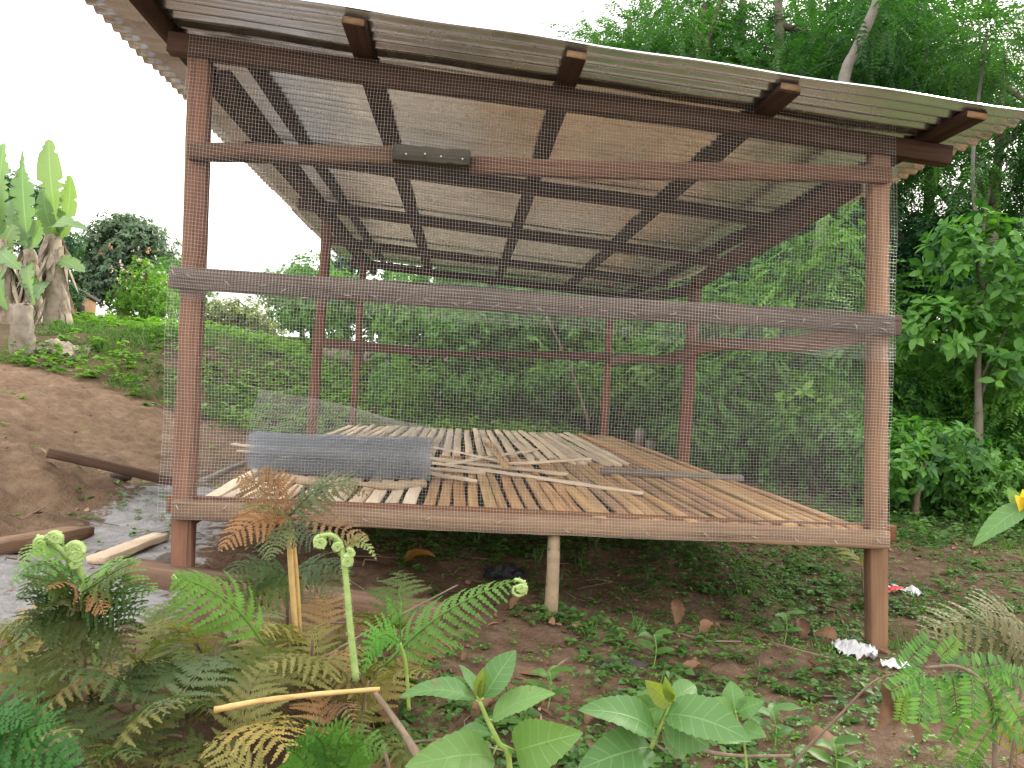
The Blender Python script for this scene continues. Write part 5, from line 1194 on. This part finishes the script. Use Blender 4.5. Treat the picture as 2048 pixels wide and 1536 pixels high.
seedling('smaller pointed leaf seedling right of the two large ones', 'seedling', 1.6, [(1490, 1500), (1480, 1460), (1470, 1420)],
    [(1470, 1418, 1462, 1362, 46, .02, u1, .05), (1476, 1425, 1525, 1402, 42, -.03, (.1, -.7, .7), .08), (1470, 1428, 1412, 1402, 40, -.03, (-.1, -.7, .7), .08), (1482, 1460, 1530, 1470, 44, -.05, (.1, -.8, .6), .08), (1482, 1462, 1440, 1482, 40, -.05, (-.1, -.8, .6), .08)], rad=.003)
YL = plain('yellow_petal', (.62, .42, .02), (.80, .60, .05), 30, .5, .1, .3)
wr = seedling('pale leaf and yellow flower tip of a weed reaching in at the right edge', 'weed', .95, [(2090, 1250), (2085, 1130), (2068, 1060), (2056, 1020)],
    [(2054, 1012, 1950, 1082, 44, -.02, (-.2, -.6, .75), .08), (2060, 1050, 2130, 1090, 50, 0, (.2, -.7, .7), .08), (2060, 1030, 2016, 978, 34, .01, (-.7, -.6, .3), .05)], rad=.003, name='flowering_weed')
for q, (tx, ty) in enumerate(((2030, 990), (2045, 978), (2062, 985))):
    V, F, A = blade(px(2052, 1024, .95), px(tx, ty, .94), .020, (-.4, -.9, .2), n=10, fold=.5, seed=q); mk('petal', V, F, YL, wr, A, True)
# tall thin weed stems and leaves in the middle ground
for k, (p_, Y, lab) in enumerate(((1120, 2.2, 'short leafy weed on the earth behind the left seedling'), (1580, 2.1, 'short leafy weed on the earth left of the hanging dead leaves'), (1330, 2.6, 'small round leafed weed on the earth near the right seedling'), (1590, 3.0, 'leafy weed on the earth left of the right post'), (1700, 1.9, 'leafy weed near the bottom edge below the white plastic'))):
    b = np.array(at(p_, Y)); root = empty('leafy_weed', b, lab, 'weed'); r = np.random.default_rng(k + 500); top = b + [r.normal(0, .01), 0, .12]
    V, F = tube(spline([b - [0, 0, .02], (b + top) / 2 + [.01, 0, 0], top], 8), .0022, 6); mk('stem', V, F, STEMG, root, {'tint': np.full(len(V), .4)}, True)
    for q in range(6):
        a = q * 2.4 + r.normal(0, .2); z = .4 + .6 * q / 5; b0 = b * (1 - z) + top * z; t0 = b0 + np.array([math.cos(a), math.sin(a), .25]) * r.uniform(.05, .085)
        V, F, A = blade(b0, t0, r.uniform(.028, .04), (0, -.3, 1), n=12, arch=.08, serr=.05, seed=q + k * 9); mk('leaf', V, F, LF['seedling'] if k % 2 else LF['herb'], root, A, True, origin=b0)

# drooping pinnate sapling at the lower right
sap = empty('pinnate_sapling', groundunder(px(1980, 1560, 1.5)), 'sapling with drooping dark green pinnate leaves in the lower right corner', 'sapling')
Y0 = 1.5
stemtube(sap, ((1985, 1620), (1990, 1480), (1975, 1380), (1920, 1335), (1850, 1335)), (1.52, 1.52, 1.5, 1.5, 1.5), (.006, .003), TWIG)
def pinleaf(parent, b, t_, wd, col_mat, dy=0.0, pairs=11, sag=.1, seed=1):
    r = np.random.default_rng(seed); b0, t0 = px(*b, Y0), px(*t_, Y0 + dy); s = np.linspace(0, 1, 14)[:, None]; P = b0 * (1 - s) + t0 * s; P[:, 2] -= sag * np.linalg.norm(t0 - b0) * (s[:, 0] ** 2 - s[:, 0]) * -1.0
    d = nz(t0 - b0); nn = nz(np.array([0, -.85, .5]) - d * np.dot(d, [0, -.85, .5])); sd = np.cross(d, nn); g = Geo(); V, F = tube(P, .0012, 5); g.add(V, F, .6)
    ix = np.linspace(.06, .98, pairs); C = np.array([b0 * (1 - q) + t0 * q for q in ix]); C[:, 2] += sag * np.linalg.norm(t0 - b0) * (ix - ix**2)
    for sg in (-1, 1):
        V, F, k = leafquads(C, sg * sd + d * .35 + r.normal(0, .06, (pairs, 3)), nn + r.normal(0, .15, (pairs, 3)), wd * .62 * (1 - .35 * np.abs(ix - .45)) * r.uniform(.9, 1.1, pairs), np.full(pairs, np.linalg.norm(t0 - b0) / pairs * .95), .2, .12, True); g.add(V, F, np.repeat(np.clip(r.normal(.45, .15, pairs), 0, 1), k))
    return g.mk('leaf', col_mat, parent, True, origin=b0)
for k, (b, t_, wd, m, dy) in enumerate((((1848, 1350), (1838, 1446), .052, 'forestnear', -.03), ((1870, 1352), (1884, 1440), .050, 'forestnear', -.02), ((1945, 1345), (1946, 1432), .052, 'forestnear', -.04), ((1985, 1345), (2036, 1432), .050, 'bush', -.02), ((1880, 1345), (2005, 1330), .055, 'forestnear', .04), ((1800, 1340), (1858, 1280), .045, 'bush', .03), ((1880, 1318), (1915, 1282), .036, 'bright', .02),
        ((1815, 1378), (1800, 1440), .032, 'bright', -.02), ((1850, 1345), (1782, 1382), .045, 'bush', -.01), ((2000, 1340), (2070, 1370), .05, 'forestnear', 0), ((1905, 1350), (1915, 1425), .05, 'forestnear', .02), ((1975, 1350), (1990, 1440), .05, 'forestnear', .0), ((1950, 1400), (1900, 1480), .05, 'bush', .03), ((1985, 1420), (2060, 1490), .05, 'forestnear', .02), ((1985, 1450), (1930, 1530), .05, 'forestnear', .02))):
    pinleaf(sap, b, t_, wd, LF.get(m, LF['bush']), dy, seed=k)
tw = empty('dead_twig', groundunder(px(1590, 1520, 1.55)), 'bare grey twig slanting up to the right with hanging dead leaves, lower right', 'twig')
stemtube(tw, ((1560, 1560), (1620, 1490), (1680, 1430), (1745, 1365), (1800, 1346)), (1.58, 1.56, 1.55, 1.53, 1.52), (.0038, .002), TWIG)
for q, (b, t_, wd) in enumerate((((1762, 1362), (1752, 1462), 40), ((1772, 1360), (1786, 1462), 34), ((1812, 1440), (1836, 1490), 30))):
    V, F, A = blade(px(*b, 1.53), px(*t_, 1.5), wd / 1500 * 1.53, (.3, -.9, .1), n=14, fold=.7, serr=.06, seed=q + 70); mk('dead_leaf', V, F, DEADLEAF, tw, A, True)
# dead stems lying in the ferns
def deadstem(name, pts, Ys, rad, mat, label, cat='stem'):
    P = spline([px(x, y, Y) for (x, y), Y in zip(pts, Ys)], 18); r = np.random.default_rng(int(pts[0][0])); V, F = tube(P, np.linspace(rad[0], rad[1], 18) * (1 + r.normal(0, .05, 18)), 8)
    return tag(mk(name, V, F, mat, None, {'tint': np.clip(r.normal(.5, .2, len(V)), 0, 1)}, True), label, cat)
deadstem('straw_stalk', ((430, 1420), (520, 1402), (640, 1388), (760, 1378)), (1.35, 1.35, 1.36, 1.37), (.0058, .0042), STRAW, 'split yellow straw stem lying across the ferns near the bottom')
deadstem('dead_stick', ((750, 1385), (790, 1440), (822, 1490), (850, 1540)), (1.5, 1.47, 1.44, 1.4), (.005, .009), TWIG, 'thick brown dead stem slanting down to the right between the ferns and the left seedling')
deadstem('dead_stick', ((1340, 1475), (1400, 1500), (1480, 1512), (1580, 1512)), (1.75, 1.78, 1.8, 1.8), (.006, .004), TWIG, 'curved brown stick lying on the earth right of the right seedling')
deadstem('dead_stick', ((770, 1490), (900, 1478), (960, 1490), (1010, 1502)), (1.75, 1.75, 1.75, 1.75), (.003, .002), TWIG, 'thin dark stick lying on the earth behind the left seedling')
deadstem('dead_stick', ((640, 1320), (740, 1260), (830, 1215), (915, 1170)), (1.9, 1.95, 2.0, 2.0), (.003, .002), TWIG, 'thin brown dead stem rising through the arching light green frond')
